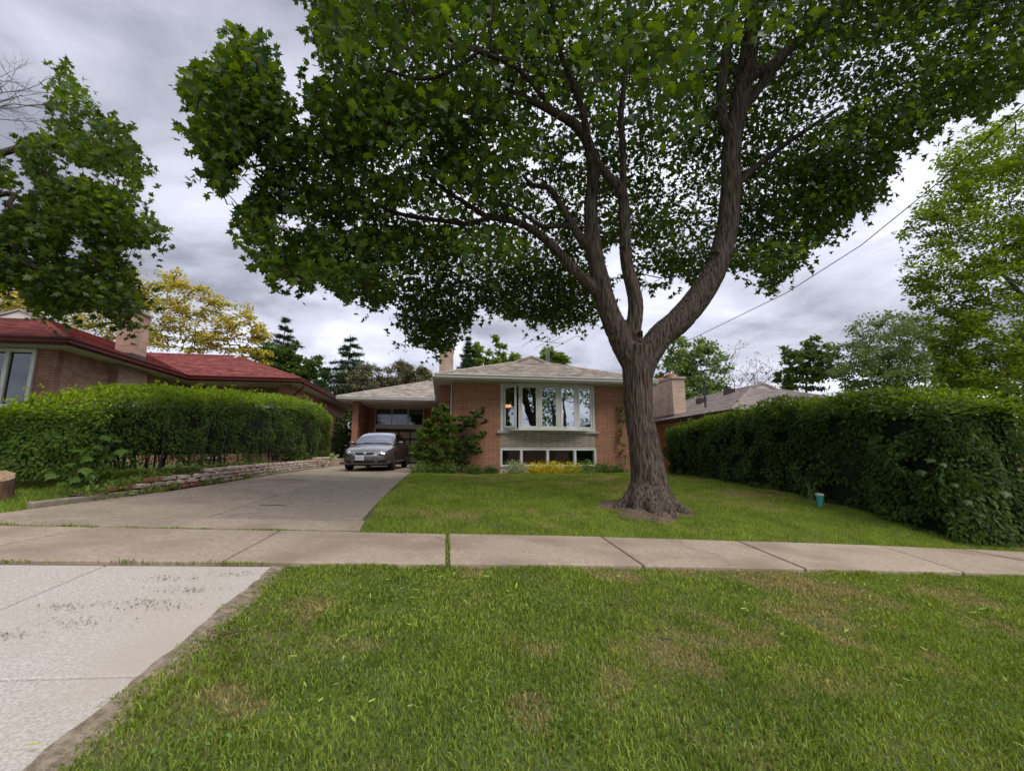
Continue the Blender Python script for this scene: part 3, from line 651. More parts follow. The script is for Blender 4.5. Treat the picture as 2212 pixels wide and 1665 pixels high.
# grey roman stone panel under the bow window
def stone_panel():
    p = empty('stone_panel', (4, YF, ZB['st'])); p.parent = mh; p.location = Vector((4, YF, ZB['st'])) - wloc(mh)
    wpart('joint_bed', M['dark_joint'], p, (BX0, BX1, YF + .004, YF + .2, ZB['st'], ZB['sb']))
    rows = 7; H = (ZB['sb'] - ZB['st']) / rows; L = .655; ms = {}
    for r in range(rows):
        x = BX0 - (.38 if r % 2 else .08)
        while x < BX1:
            a, b = max(x, BX0), min(x + L, BX1); w = round(b - a, 2)
            if w > .05:
                if w not in ms: ms[w] = MB().box(0, w - .022, -.022, .03, 0, H - .020).mesh('stone', M['stone_strip'])
                o = place('stone', ms[w], p, (a, YF + rnd.uniform(-.004, .004), ZB['st'] + r * H + .006))
            x += L
stone_panel()
sill = empty('window_sill', (4, YF, ZB['sb'])); sill.parent = mh; sill.location = Vector((4, YF, ZB['sb'])) - wloc(mh)
for a, b in ((BX0 - .15, 3.37), (3.375, 4.77), (4.775, BX1 + .15)): wpart('sill_stone', M['sill'], sill, (a + .003, b - .003, YF - .09, YF + .15, ZB['sb'] + .002, ZB['bb'] - .03), bevel=.008)
# bow window: five casements on a shallow arc, the leftmost swung open
def bow_window():
    w = empty('bow_window', (4, YF, ZB['bb'])); w.parent = mh; w.location = Vector((4, YF, ZB['bb'])) - wloc(mh)
    zb, zt = ZB['bb'] - .03, ZB['bt']
    wpart('jamb', M['white'], w, (BX0, BX0 + .09, YF - .03, YF + .2, zb, zt), bevel=.006); wpart('jamb', M['white'], w, (BX1 - .09, BX1, YF - .03, YF + .2, zb, zt), bevel=.006)
    knots = [(BX0 + .09, YF + .02), (2.87, YF - .19), (3.63, YF - .27), (4.42, YF - .27), (5.17, YF - .18), (BX1 - .09, YF + .03)]
    for zz, nm, ov, th in ((zb, 'seat_board', .10, .09), (zt - .10, 'head_board', .05, .10)):
        mb = MB(); pl = [(x, y - ov, zz) for x, y in knots]; pl = [(BX0 + .04, YF + .0, zz)] + pl[1:-1] + [(BX1 - .04, YF + .0, zz), (BX1 - .09, YF + .2, zz), (BX0 + .09, YF + .2, zz)]
        mb.prism(pl, (0, 0, th)); mb.build(nm, M['white'], w, bevel=.006)
    z0, z1 = zb + .095, zt - .105
    for i in range(5):
        a = Vector((*knots[i], 0)); b = Vector((*knots[i + 1], 0))
        post = MB(); post.bar((a.x, a.y, z0 - .0), (a.x, a.y, z1), .07, .09); post.build('post', M['white'], w)
        d = (b - a).normalized(); a2 = a + d * .045; b2 = b - d * .045
        if i == 0:                     # open sash, hinged at the jamb
            L = (b2 - a2).length; d = Vector((math.cos(R(-38)), math.sin(R(-38)), 0)); b2 = a2 + d * L * .98
            a2 += Vector((0, -.03, 0)); b2 += Vector((0, -.03, 0))
        n = Vector((d.y, -d.x, 0))     # outward
        s = empty('casement', (a2.x, a2.y, z0)); s.parent = w; s.location = Vector((a2.x, a2.y, z0)) - wloc(w)
        if i == 0: s['label'] = 'leftmost casement swung open'
        mb = MB(); fr = .075
        for (p, q, zz0, zz1) in ((a2, a2 + d * fr, z0, z1), (b2 - d * fr, b2, z0, z1), (a2 + d * fr, b2 - d * fr, z0, z0 + fr), (a2 + d * fr, b2 - d * fr, z1 - fr, z1)):
            mb.prism([(p.x, p.y, zz0), (q.x, q.y, zz0), (q.x, q.y, zz1), (p.x, p.y, zz1)], n * .045)
        sp = mb.build('sash_frame', M['white'], s, bevel=.004)
        gb = MB(); p, q = a2 + d * fr + n * .02, b2 - d * fr + n * .02; tl = Vector((rnd.uniform(-.004, .004), rnd.uniform(-.004, .004), 0))
        gb.prism([(p.x, p.y, z0 + fr), (q.x, q.y, z0 + fr), (q.x + tl.x, q.y + tl.y, z1 - fr), (p.x + tl.x, p.y + tl.y, z1 - fr)], n * .006); gb.build('pane', M['glass'], s)
        if i == 3: mb = MB(); mb.box((a2.x + b2.x) / 2 - .22, (a2.x + b2.x) / 2 - .08, YF - .30, YF - .27, z0 + .01, z0 + .05); mb.build('latch', M['alu'], s, bevel=.01)
    post = MB(); post.bar((knots[5][0], knots[5][1], z0), (knots[5][0], knots[5][1], z1), .06, .08); post.build('post', M['white'], w)
bow_window()
window_xz(mh, BX0 - .02, BX1 + .02, ZB['wb'], ZB['st'] - .004, YF - .03, [2.98, 4.02, 5.12], fr=.085, dep=.18, name='basement_window', glass='glass_dark')
# room behind the windows
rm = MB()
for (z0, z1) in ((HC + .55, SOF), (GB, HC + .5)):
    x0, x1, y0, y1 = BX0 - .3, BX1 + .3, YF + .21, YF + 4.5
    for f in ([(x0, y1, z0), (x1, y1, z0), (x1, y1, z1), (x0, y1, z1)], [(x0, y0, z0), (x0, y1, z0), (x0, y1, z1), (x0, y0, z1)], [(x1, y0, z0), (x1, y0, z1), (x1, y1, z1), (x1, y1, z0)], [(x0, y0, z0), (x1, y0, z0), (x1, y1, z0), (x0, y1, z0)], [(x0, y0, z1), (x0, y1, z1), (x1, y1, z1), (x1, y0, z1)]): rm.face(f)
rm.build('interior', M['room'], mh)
# lit lamps seen through the panes
M['bulb'] = emit('bulb', (1.0, .32, .10), 5.0); M['bulb2'] = emit('bulb_pale', (1.0, .62, .30), 2.6)
def lamp_at(px, py, Y, m, label):
    p = at(px, py, Y=Y); o = empty('ceiling_lamp', p, label, 'lamp')
    MB().tube([p + Vector((0, 0, .12)), Vector((p.x, p.y, SOF))], .01, 6).build('rod', M['black'], o)
    for k in range(4):
        a = k * math.pi / 2 + .4; c = p + Vector((math.cos(a) * .1, math.sin(a) * .1, -.02)); mb = MB().lathe([(.0, -.07), (.045, -.05), (.06, 0), (.04, .05), (.0, .07)], c, 10); mb.build('bulb_shade', m, o, smooth=True)
    MB().lathe([(0, .16), (.05, .12), (.09, .04), (.0, .04)], p, 12).build('canopy', M['chrome'], o)
lamp_at(1098, 876, 19.0, M['bulb'], 'small orange glowing lamp behind the open casement')
lamp_at(1235, 836, 18.6, M['bulb2'], 'pale glowing ceiling lamp behind the fourth pane of the bow window')
# eaves, soffit, gutter
EX0, EX1, EY0, EY1 = -.36, 8.36, 15.8, 30.7
SH = [(.34, .29, .245), (.45, .385, .32), (.24, .205, .18), (.40, .34, .285), (.33, .295, .275), (.48, .40, .31), (.28, .25, .24)]
hip_roof(mh, EX0, EX1, EY0, EY1, EA, .37, .76, SH, M['shingle'], M['sill'], tabs=('front', 'left'), seed=11)
sf = empty('soffit', (4, EY0, SOF)); sf.parent = mh; sf.location = Vector((4, EY0, SOF)) - wloc(mh)
bw = .3; me_b = MB().box(.004, bw - .004, 0, YF - EY0 - .02, 0, .018).mesh('soffit_board', M['soffit'])
for k in range(int((EX1 - EX0) / bw)): place('soffit_board', me_b, sf, (EX0 + k * bw, EY0 + .01, SOF - .018 + .0))
wpart('side_soffit', M['soffit'], sf, (EX0 + .01, X0, YF, EY1, SOF - .02, SOF - .001), (X1, EX1 - .01, YF, EY1, SOF - .02, SOF - .001), (EX0 + .01, EX1 - .01, EY0 + .02, EY1, SOF + .004, SOF + .02))
wpart('fascia', M['gutter'], sf, (EX0, EX1, EY0 - .02, EY0 + .006, SOF - .03, EA - .035), (EX0 - .02, EX0 + .006, EY0, 22.6, SOF - .03, EA - .035), (EX1 - .006, EX1 + .02, EY0, EY1, SOF - .03, EA - .035))
gutter_line([(EX0 - .02, EY0 - .02, EA - .01), (EX1 + .02, EY0 - .02, EA - .01)], 'gutter', mh, M['gutter']); gutter_line([(EX0 - .02, 22.6, EA - .01), (EX0 - .02, EY0 - .13, EA - .01)], 'gutter', mh, M['gutter'])
# chimney on the left wall
ch = empty('chimney', (.1, 18, GB)); ch.parent = mh; ch.location = Vector((.1, 18, GB)) - wloc(mh)
wpart('stack', M['brick_x'], ch, (-.22, .30, 17.3, 18.4, GB, HC + 4.35)); wpart('stack_upper', M['brickB_x'], ch, (-.24, .32, 17.28, 18.42, EA + .05, HC + 4.30)); wpart('cap', M['cap'], ch, (-.28, .36, 17.25, 18.46, HC + 4.35, HC + 4.43), bevel=.01)
MB().lathe([(.11, 0), (.12, .3), (.09, .3), (.09, .1)], (.04, 17.8, HC + 4.43), 14).build('flue_pot', M['clay'], ch)
# downpipe at the corner
MB().tube([(X0 - .06, YF + .05, SOF - .05), (X0 - .06, YF + .05, GB + .1)], .022, 8).build('downpipe', M['gutter'], mh)
# garage wing and carport
gz = HC - .50
gw = empty('garage_wing', (-2.5, 23.3, gz)); gw.parent = mh; gw.location = Vector((-2.5, 23.3, gz)) - wloc(mh)
wpart('side_wall', M['brick_y'], gw, (-4.68, -4.44, 23.72, 31, gz - .3, SOF)); wpart('pillar', M['brick_x'], gw, (-4.70, -4.42, 23.3, 23.72, gz - .3, SOF))
wpart('back_wall', M['brick_x'], gw, (-4.44, -4.06, 26.6, 26.8, gz - .3, SOF), (-1.22, X0, 26.6, 26.8, gz - .3, SOF))
wpart('door_header', M['white'], gw, (-4.06, -1.22, 26.56, 26.7, HC + 1.56, HC + 1.76), bevel=.01); wpart('post', M['white'], gw, (-4.1, -4.0, 26.55, 26.72, gz - .3, HC + 1.56)); wpart('post', M['white'], gw, (-1.28, -1.18, 26.55, 26.72, gz - .3, HC + 1.56))
window_xz(gw, -4.06, -1.22, HC + 1.76, SOF, 26.58, [-3.1, -2.15], fr=.05, dep=.07, name='transom_window', glass='glass_dim')
M['door_dark'] = noise_mat('door_dark', (.045, .03, .026), (.07, .05, .042), 5, .6); M['door_panel'] = noise_mat('door_panel', (.40, .37, .31), (.48, .45, .38), 4, .6)
wpart('garage_door', M['door_dark'], gw, (-4.0, -1.28, 26.64, 26.7, gz - .3, HC + 1.56))
for r in range(4):
    for c in range(4): wpart('door_panel', M['door_panel'], gw, (-3.94 + c * .665, -3.36 + c * .665, 26.62, 26.65, gz + .08 + r * .47, gz + .45 + r * .47), bevel=.006)
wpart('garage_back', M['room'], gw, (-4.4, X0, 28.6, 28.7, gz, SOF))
GX0, GY0 = -5.4, 22.75
roof_plane([(GX0, GY0, EA), (EX0 + .3, GY0, EA), (EX0 + 4.4, GY0 + 4.4, EA + .37 * 4.4), (GX0 + 4.4, GY0 + 4.4, EA + .37 * 4.4)], 'shingle_slope', gw, M['shingle'], SH, seed=21)
roof_plane([(GX0, GY0 + 8.8, EA), (GX0, GY0, EA), (GX0 + 4.4, GY0 + 4.4, EA + .37 * 4.4)], 'shingle_slope', gw, M['shingle'], SH, tabs=False)
roof_plane([(4, GY0 + 8.8, EA), (GX0, GY0 + 8.8, EA), (GX0 + 4.4, GY0 + 4.4, EA + .37 * 4.4), (4, GY0 + 4.4, EA + .37 * 4.4)], 'shingle_slope', gw, M['shingle'], SH, tabs=False)
hip_caps([((GX0, GY0, EA), (GX0 + 4.4, GY0 + 4.4, EA + .37 * 4.4))], 'ridge_cap', gw, M['shingle'], SH[0])
csf = empty('carport_soffit', (-2, 23, SOF)); csf.parent = mh; csf.location = Vector((-2, 23, SOF)) - wloc(mh)
me_c = MB().box(.003, .197, 0, 26.6 - GY0, 0, .018).mesh('soffit_board', M['soffit'])
for k in range(28): place('soffit_board', me_c, csf, (GX0 + .02 + k * .2, GY0 + .02, SOF - .018))
wpart('fascia', M['gutter'], gw, (GX0, EX0 - .03, GY0 - .02, GY0 + .006, SOF - .03, EA - .035), (GX0 - .02, GX0 + .006, GY0, GY0 + 8.8, SOF - .03, EA - .035))
gutter_line([(GX0 - .02, GY0 - .02, EA - .01), (EX0 - .03, GY0 - .02, EA - .01)], 'gutter', gw, M['gutter'])
# concrete steps beside the carport
st = empty('garden_steps', (-5.2, 21.4, g(-5.2, 21.4)), 'two low concrete steps left of the car at the end of the stone wall', 'steps')
for k in range(2): wpart('step', M['concrete'], st, (-6.0, -4.75, 20.9 + k * .45, 22.6, g(-5, 21) + k * .17 - .1, g(-5, 21) + .17 + k * .17), bevel=.015)

# ================================================================ LEFT NEIGHBOUR (red roof)
EL = HC + 3.2; SL = EL - .2; GL = HC - .45
lh = empty('red_roof_house', (-13, 14, GL), 'brick house with red shingle roof and dark red gutters behind the left hedge', 'house')
RS = [(.225, .062, .054), (.29, .088, .076), (.175, .052, .045), (.33, .108, .092), (.25, .075, .07)]
hip_roof(lh, -19.8, -10.3, 13.3, 30, EL, .40, .8, RS, M['shingle'], M['white'], tabs=('front', 'right'), seed=31)
wpart('wall', M['brickL_x'], lh, (-11.5, -11.0, 13.95, 14.15, GL, SL), (-19.2, -15.2, 13.95, 14.15, GL, SL), (-15.2, -11.5, 13.95, 14.15, GL, HC + 1.3))
wpart('side_wall', M['brickL_y'], lh, (-11.2, -11.0, 14.15, 20.6, GL, SL))
wpart('side_wall', M['brickL_y'], lh, (-19.2, -19.0, 14.15, 29, GL, SL))
wpart('rear_wall', M['brickL_x'], lh, (-19.0, -6.8, 29.2, 29.4, GL, SL))
window_xz(lh, -15.2, -11.5, HC + 1.3, SL - .02, 13.88, [-14.2, -13.2, -12.2], fr=.10, dep=.12, name='picture_window', glass='glass_dim')
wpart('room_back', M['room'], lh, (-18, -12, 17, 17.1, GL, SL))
wpart('soffit', M['soffit'], lh, (-19.75, -10.35, 13.35, 14.2, SL, SL + .02), (-11.2, -10.35, 14.2, 19.1, SL, SL + .02), (-19.75, -11.2, 14.2, 29, SL + .03, SL + .05))
wpart('fascia', M['red_gutter'], lh, (-19.8, -10.3, 13.28, 13.31, SL - .02, EL - .03), (-10.31, -10.28, 13.3, 19.0, SL - .02, EL - .03))
gutter_line([(-19.8, 13.28, EL - .01), (-10.2, 13.28, EL - .01)], 'gutter', lh, M['red_gutter'], h=.15); gutter_line([(-10.28, 13.2, EL - .01), (-10.28, 19.0, EL - .01)], 'gutter', lh, M['red_gutter'], h=.15)
lc = empty('chimney', (-11, 16.6, GL)); lc.parent = lh; lc.location = Vector((-11, 16.6, GL)) - wloc(lh)
wpart('breast', M['brickC_y'], lc, (-11.0, -10.72, 15.9, 17.3, GL, SL - .005)); wpart('stack', M['brickC_y'], lc, (-11.25, -10.70, 16.35, 17.05, EL - .05, HC + 4.95)); wpart('cap', M['cap'], lc, (-11.31, -10.64, 16.29, 17.11, HC + 4.95, HC + 5.05), bevel=.01)
wpart('flashing', M['flashing'], lc, (-11.30, -10.68, 16.33, 17.07, EL - .02, EL + .28)); MB().lathe([(.13, 0), (.14, .32), (.1, .32), (.1, .1)], (-10.95, 16.7, HC + 5.05), 14).build('flue_pot', M['clay'], lc)
MB().lathe([(.16, .45), (.17, .47), (.02, .55)], (-10.95, 16.7, HC + 5.0), 12).build('flue_cap', M['flashing'], lc)
# right hand wing of the left house
lw = empty('porch_wing', (-8, 19.5, GL)); lw.parent = lh; lw.location = Vector((-8, 19.5, GL)) - wloc(lh)
sl2, W2 = .40, 4.6; zr2 = EL + sl2 * W2
roof_plane([(-10.3, 19.0, EL), (-6.0, 19.0, EL), (-10.6, 19.0 + W2, zr2), (-14.9, 19.0 + W2, zr2)], 'shingle_slope', lw, M['shingle'], RS, seed=41)
roof_plane([(-6.0, 19.0, EL), (-6.0, 31, EL), (-10.6, 31 - W2, zr2), (-10.6, 19.0 + W2, zr2)], 'shingle_slope', lw, M['shingle'], RS, seed=43)
hip_caps([((-6.0, 19.0, EL), (-10.6, 19 + W2, zr2)), ((-10.6, 19 + W2, zr2), (-14.9, 19 + W2, zr2))], 'ridge_cap', lw, M['shingle'], RS[0])
MB().prism([(-10.55, 19 + W2 - .9, zr2 - .42), (-10.55, 19 + W2 + .9, zr2 - .42), (-10.55, 19 + W2, zr2 + .12)], (.06, 0, 0)).build('gablet', M['white'], lw)
wpart('side_wall', M['brickL_y'], lw, (-6.8, -6.6, 19.65, 30.4, GL, SL)); wpart('pillar', M['brickL_x'], lw, (-7.0, -6.58, 19.5, 19.66, GL, SL)); wpart('porch_wall', M['brickL_x'], lw, (-11.0, -6.8, 20.6, 20.8, GL, SL))
window_xz(lw, -8.9, -7.05, HC + 1.25, SL - .25, 20.5, [-8.1, -7.45], fr=.05, dep=.08, name='porch_window', glass='glass_dark'); window_xz(lw, -10.3, -9.5, GL + .3, SL - .25, 20.5, [], fr=.06, dep=.08, name='door_sidelight', glass='glass_dark')
wpart('soffit', M['soffit'], lw, (-11.0, -6.05, 19.05, 20.8, SL, SL + .02), (-6.8, -6.05, 20.8, 30.9, SL, SL + .02)); wpart('ceiling', M['room'], lw, (-11, -6.8, 20.8, 29, SL, SL + .02))
wpart('fascia', M['red_gutter'], lw, (-10.25, -6.0, 18.98, 19.01, SL - .02, EL - .03), (-6.01, -5.98, 19.0, 31, SL - .02, EL - .03))
gutter_line([(-10.2, 18.98, EL - .01), (-5.9, 18.98, EL - .01)], 'gutter', lw, M['red_gutter'], h=.15); gutter_line([(-5.98, 18.88, EL - .01), (-5.98, 31, EL - .01)], 'gutter', lw, M['red_gutter'], h=.15)
MB().tube([(-5.92, 19.3, EL - .15), (-5.95, 19.3, EL - .32), (-6.5, 19.55, EL - .75), (-6.53, 19.58, EL - .9), (-6.53, 19.58, GL)], .045, 8).build('downpipe', M['red_gutter'], lw)

# ================================================================ RIGHT NEIGHBOUR
ER = HC + 1.55; SR = ER - .18; GR = HC - 1.6
rh = empty('brown_roof_house', (14, 14, GR), 'low brick house with brown grey roof and wide chimney behind the right hedge', 'house')
hip_roof(rh, 9.7, 18.5, 13.3, 29, ER, .37, .65, [(.33, .28, .25), (.39, .33, .295), (.28, .24, .22), (.36, .31, .295)], M['shingle'], M['white'], tabs=('front', 'left'), seed=51)
wpart('side_wall', M['brickO_y'], rh, (10.4, 10.6, 14.0, 28.4, GR, SR), (17.6, 17.8, 14, 28.4, GR, SR)); wpart('wall', M['brickB_x'], rh, (10.6, 17.6, 14.0, 14.2, GR, SR)); wpart('rear_wall', M['brickB_x'], rh, (10.6, 17.6, 28.2, 28.4, GR, SR))
wpart('soffit', M['soffit'], rh, (9.75, 18.45, 13.35, 28.9, SR, SR + .02)); wpart('fascia', M['brown_gutter'], rh, (9.68, 9.71, 13.3, 29, SR - .01, ER - .03), (9.7, 18.5, 13.28, 13.31, SR - .01, ER - .03))
gutter_line([(9.68, 29, ER - .01), (9.68, 13.2, ER - .01)], 'gutter', rh, M['brown_gutter']); gutter_line([(9.6, 13.28, ER - .01), (18.5, 13.28, ER - .01)], 'gutter', rh, M['brown_gutter'])
rc = empty('chimney', (10.4, 18.5, GR)); rc.parent = rh; rc.location = Vector((10.4, 18.5, GR)) - wloc(rh)
wpart('stack', M['brickB_y'], rc, (10.1, 10.7, 17.7, 19.9, ER - .05, HC + 3.4)); wpart('cap', M['cap'], rc, (10.04, 10.76, 17.64, 19.96, HC + 3.4, HC + 3.5), bevel=.01); wpart('flashing', noise_mat('brown_flash', (.16, .10, .095), (.2, .13, .12), 5, .5), rc, (10.08, 10.73, 17.68, 19.92, ER, ER + .25))
for yy in (18.3, 19.3): MB().lathe([(.14, 0), (.15, .22), (.11, .22), (.11, .1)], (10.4, yy, HC + 3.5), 14).build('flue_pot', M['clay'], rc)
MB().tube([(10.8, 16.4, HC + 1.9), (10.8, 16.4, HC + 3.05)], .045, 10).build('vent_pipe', M['flashing'], rh); MB().lathe([(.07, 0), (.08, .12), (.0, .14)], (10.8, 16.4, HC + 2.98), 10).build('vent_cap', M['flashing'], rh)
for k, (x, y) in enumerate(((12.0, 18.6), (13.0, 17.9))): wpart('roof_vent', M['brown_gutter'], rh, (x, x + .35, y, y + .4, ER + .37 * (x - 9.7), ER + .37 * (x - 9.7) + .3), bevel=.02)
# glimpsed house far right
fh = empty('far_house', (24, 20, GR), 'far orange brown roof just showing over the right hedge', 'house')
wpart('wall', M['brickO_y'], fh, (23.2, 30, 18.4, 28, GR, HC + 1.7)); hip_roof(fh, 22.5, 30.7, 17.7, 29, HC + 1.75, .3, .5, [(.30, .16, .10), (.34, .19, .12)], M['shingle'], M['white'], tabs=('front',), seed=61)

# ================================================================ BIG MAPLE
def smooth_path(pts, rad, sub=5):
    """Catmull-Rom through pts with radii"""
    P = [Vector(p) for p in pts]; out, ro = [], []
    for i in range(len(P) - 1):
        p0, p1, p2, p3 = P[max(i - 1, 0)], P[i], P[i + 1], P[min(i + 2, len(P) - 1)]
        for k in range(sub):
            t = k / sub; out.append(.5 * ((2 * p1) + (p2 - p0) * t + (2 * p0 - 5 * p1 + 4 * p2 - p3) * t * t + (3 * p1 - p0 - 3 * p2 + p3) * t ** 3)); ro.append(rad[i] * (1 - t) + rad[i + 1] * t)
    out.append(P[-1]); ro.append(rad[-1]); return out, ro
def limb(spec):
    """spec: (px, py, Y, half width in px) -> points, radii"""
    pts, rad = [], []
    for (px, py, Y, hw) in spec:
        p = at(px, py, Y=Y); pts.append(p); rad.append(hw * (p - Vector((0, 0, HC))).length / FOC * .79)
    return smooth_path(pts, rad)
LIMBS = [
 [(1404, 1135, 7.3, 56), (1404, 1085, 7.3, 50), (1403, 1051, 7.32, 45), (1394, 975, 7.38, 40), (1381, 899, 7.42, 35), (1377, 823, 7.45, 38), (1380, 785, 7.46, 44), (1380, 752, 7.46, 47)],
 [(1436, 1110, 7.15, 24), (1432, 1070, 7.15, 20), (1414, 985, 7.28, 17), (1396, 910, 7.4, 14)],
 [(1376, 800, 7.45, 30), (1346, 742, 7.45, 32), (1318, 680, 7.47, 27), (1305, 638, 7.5, 25), (1284, 545, 7.55, 21), (1276, 450, 7.6, 17), (1281, 382, 7.6, 15), (1272, 315, 7.55, 13), (1242, 270, 7.45, 12), (1197, 243, 7.3, 10), (1152, 220, 7.1, 8), (1090, 190, 6.9, 5)],
 [(1305, 640, 7.5, 16), (1286, 625, 7.5, 15), (1242, 585, 7.6, 13), (1197, 535, 7.75, 11.5), (1154, 499, 7.9, 10.5), (1107, 477, 8.1, 9), (1053, 468, 8.2, 7.5), (1003, 437, 8.2, 6), (972, 418, 8.1, 5), (920, 380, 7.9, 3.5)],
 [(1070, 468, 8.18, 6), (1040, 476, 8.25, 6.5), (1008, 483, 8.2, 6.5), (958, 477, 8.1, 6), (891, 468, 7.9, 5.5), (855, 459, 7.7, 4.5), (819, 445, 7.5, 3.5), (740, 400, 7.2, 2.5)],
 [(1284, 550, 7.55, 13), (1258, 520, 7.6, 12), (1237, 486, 7.65, 10.5), (1205, 432, 7.8, 9), (1183, 405, 7.9, 7.5), (1151, 400, 8.0, 6), (1129, 378, 8.0, 4)],
 [(1240, 490, 7.65, 7), (1210, 487, 7.75, 7), (1178, 490, 7.85, 6), (1151, 477, 8.0, 5), (1100, 440, 8.2, 3)],
 [(1374, 790, 7.4, 22), (1368, 719, 7.35, 21), (1373, 652, 7.33, 19), (1355, 575, 7.3, 16), (1350, 517, 7.3, 15), (1348, 450, 7.3, 14), (1340, 410, 7.3, 13.5), (1312, 378, 7.3, 10), (1285, 340, 7.25, 6)],
 [(1346, 420, 7.3, 10), (1346, 360, 7.3, 8), (1345, 315, 7.25, 7.5), (1341, 247, 7.1, 7), (1350, 170, 6.9, 6), (1360, 60, 6.6, 5), (1350, -60, 6.3, 4)],
 [(1384, 800, 7.45, 30), (1408, 752, 7.42, 33), (1431, 722, 7.4, 32), (1467, 692, 7.36, 32), (1512, 638, 7.3, 30), (1548, 575, 7.25, 26), (1570, 495, 7.2, 23.5), (1579, 405, 7.15, 21.5), (1580, 324, 7.1, 20), (1593, 243, 7.0, 18.5), (1611, 157, 6.9, 17.5), (1624, 67, 6.8, 16.5), (1640, -40, 6.6, 15), (1650, -160, 6.4, 12)],
 [(1590, 255, 7.0, 10), (1620, 216, 7.05, 10), (1647, 180, 7.1, 9.5), (1682, 130, 7.15, 10.5), (1727, 85, 7.2, 9.5), (1781, 40, 7.25, 9), (1850, -10, 7.3, 8), (1960, -70, 7.4, 6)],
 [(1611, 175, 6.9, 9), (1640, 155, 7.0, 9), (1682, 130, 7.15, 9)],
 [(1582, 400, 7.12, 8), (1604, 388, 7.2, 8), (1634, 360, 7.3, 7), (1692, 315, 7.6, 5.5), (1745, 279, 7.9, 4.5), (1820, 230, 8.2, 3)],
 [(1588, 290, 7.05, 12), (1561, 262, 6.95, 11), (1559, 180, 6.8, 11), (1570, 112, 6.7, 9), (1577, 45, 6.5, 8), (1586, -40, 6.3, 7)],
 [(1727, 85, 7.2, 7), (1790, 70, 7.4, 6.5), (1880, 90, 7.8, 6), (1960, 80, 8.2, 5), (2080, 40, 8.6, 4)],
 [(1276, 330, 7.57, 8), (1258, 240, 7.3, 8), (1237, 180, 7.1, 7), (1200, 80, 6.7, 5.5), (1190, -30, 6.3, 4)],
 [(1197, 243, 7.3, 6), (1120, 150, 6.7, 5), (1030, 110, 6.3, 5.5), (960, 80, 6.2, 4.5), (880, 20, 6.0, 3)],
 [(1030, 115, 6.3, 4), (960, 160, 6.5, 4.5), (900, 170, 6.6, 4), (830, 150, 6.5, 3)],
]
def fringe(poly, depth, step, lim=-40):
    """leafy shoot tips standing out of the crown's edge: short drooping sprays at real depth"""
    P, O = [], []; n = len(poly); area = sum(poly[i][0] * poly[(i + 1) % n][1] - poly[(i + 1) % n][0] * poly[i][1] for i in range(n)); sg = 1 if area > 0 else -1
    for i in range(n):
        (xa, ya), (xb, yb) = poly[i], poly[(i + 1) % n]; L = math.hypot(xb - xa, yb - ya)
        if min(ya, yb) < lim and max(ya, yb) < 0: continue
        nx_, ny_ = (yb - ya) / max(L, 1e-6) * sg, -(xb - xa) / max(L, 1e-6) * sg
        for q in range(max(1, int(L / step))):
            t = rnd.random(); x, y = xa + (xb - xa) * t, ya + (yb - ya) * t; a = math.atan2(ny_, nx_) + rnd.gauss(0, .55); ln = rnd.uniform(14, 44); s = depth(x, y)
            dx, dy = math.cos(a), math.sin(a) * .9 + .15
            for k in range(int(ln / 2.6)):
                u = rnd.uniform(-.9, 1) * ln; w = (1 - max(0, u) / ln) * rnd.gauss(0, 7) ; p = np.array([0, 0, HC]) + np.array(ray(x + dx * u - dy * w, y + dy * u + dx * w)) * (s + rnd.gauss(0, .05)); P.append(p); O.append(np.array([dx, 0, -dy]) * .8 + rng.normal(0, .3, 3))
    return np.array(P), np.array(O)
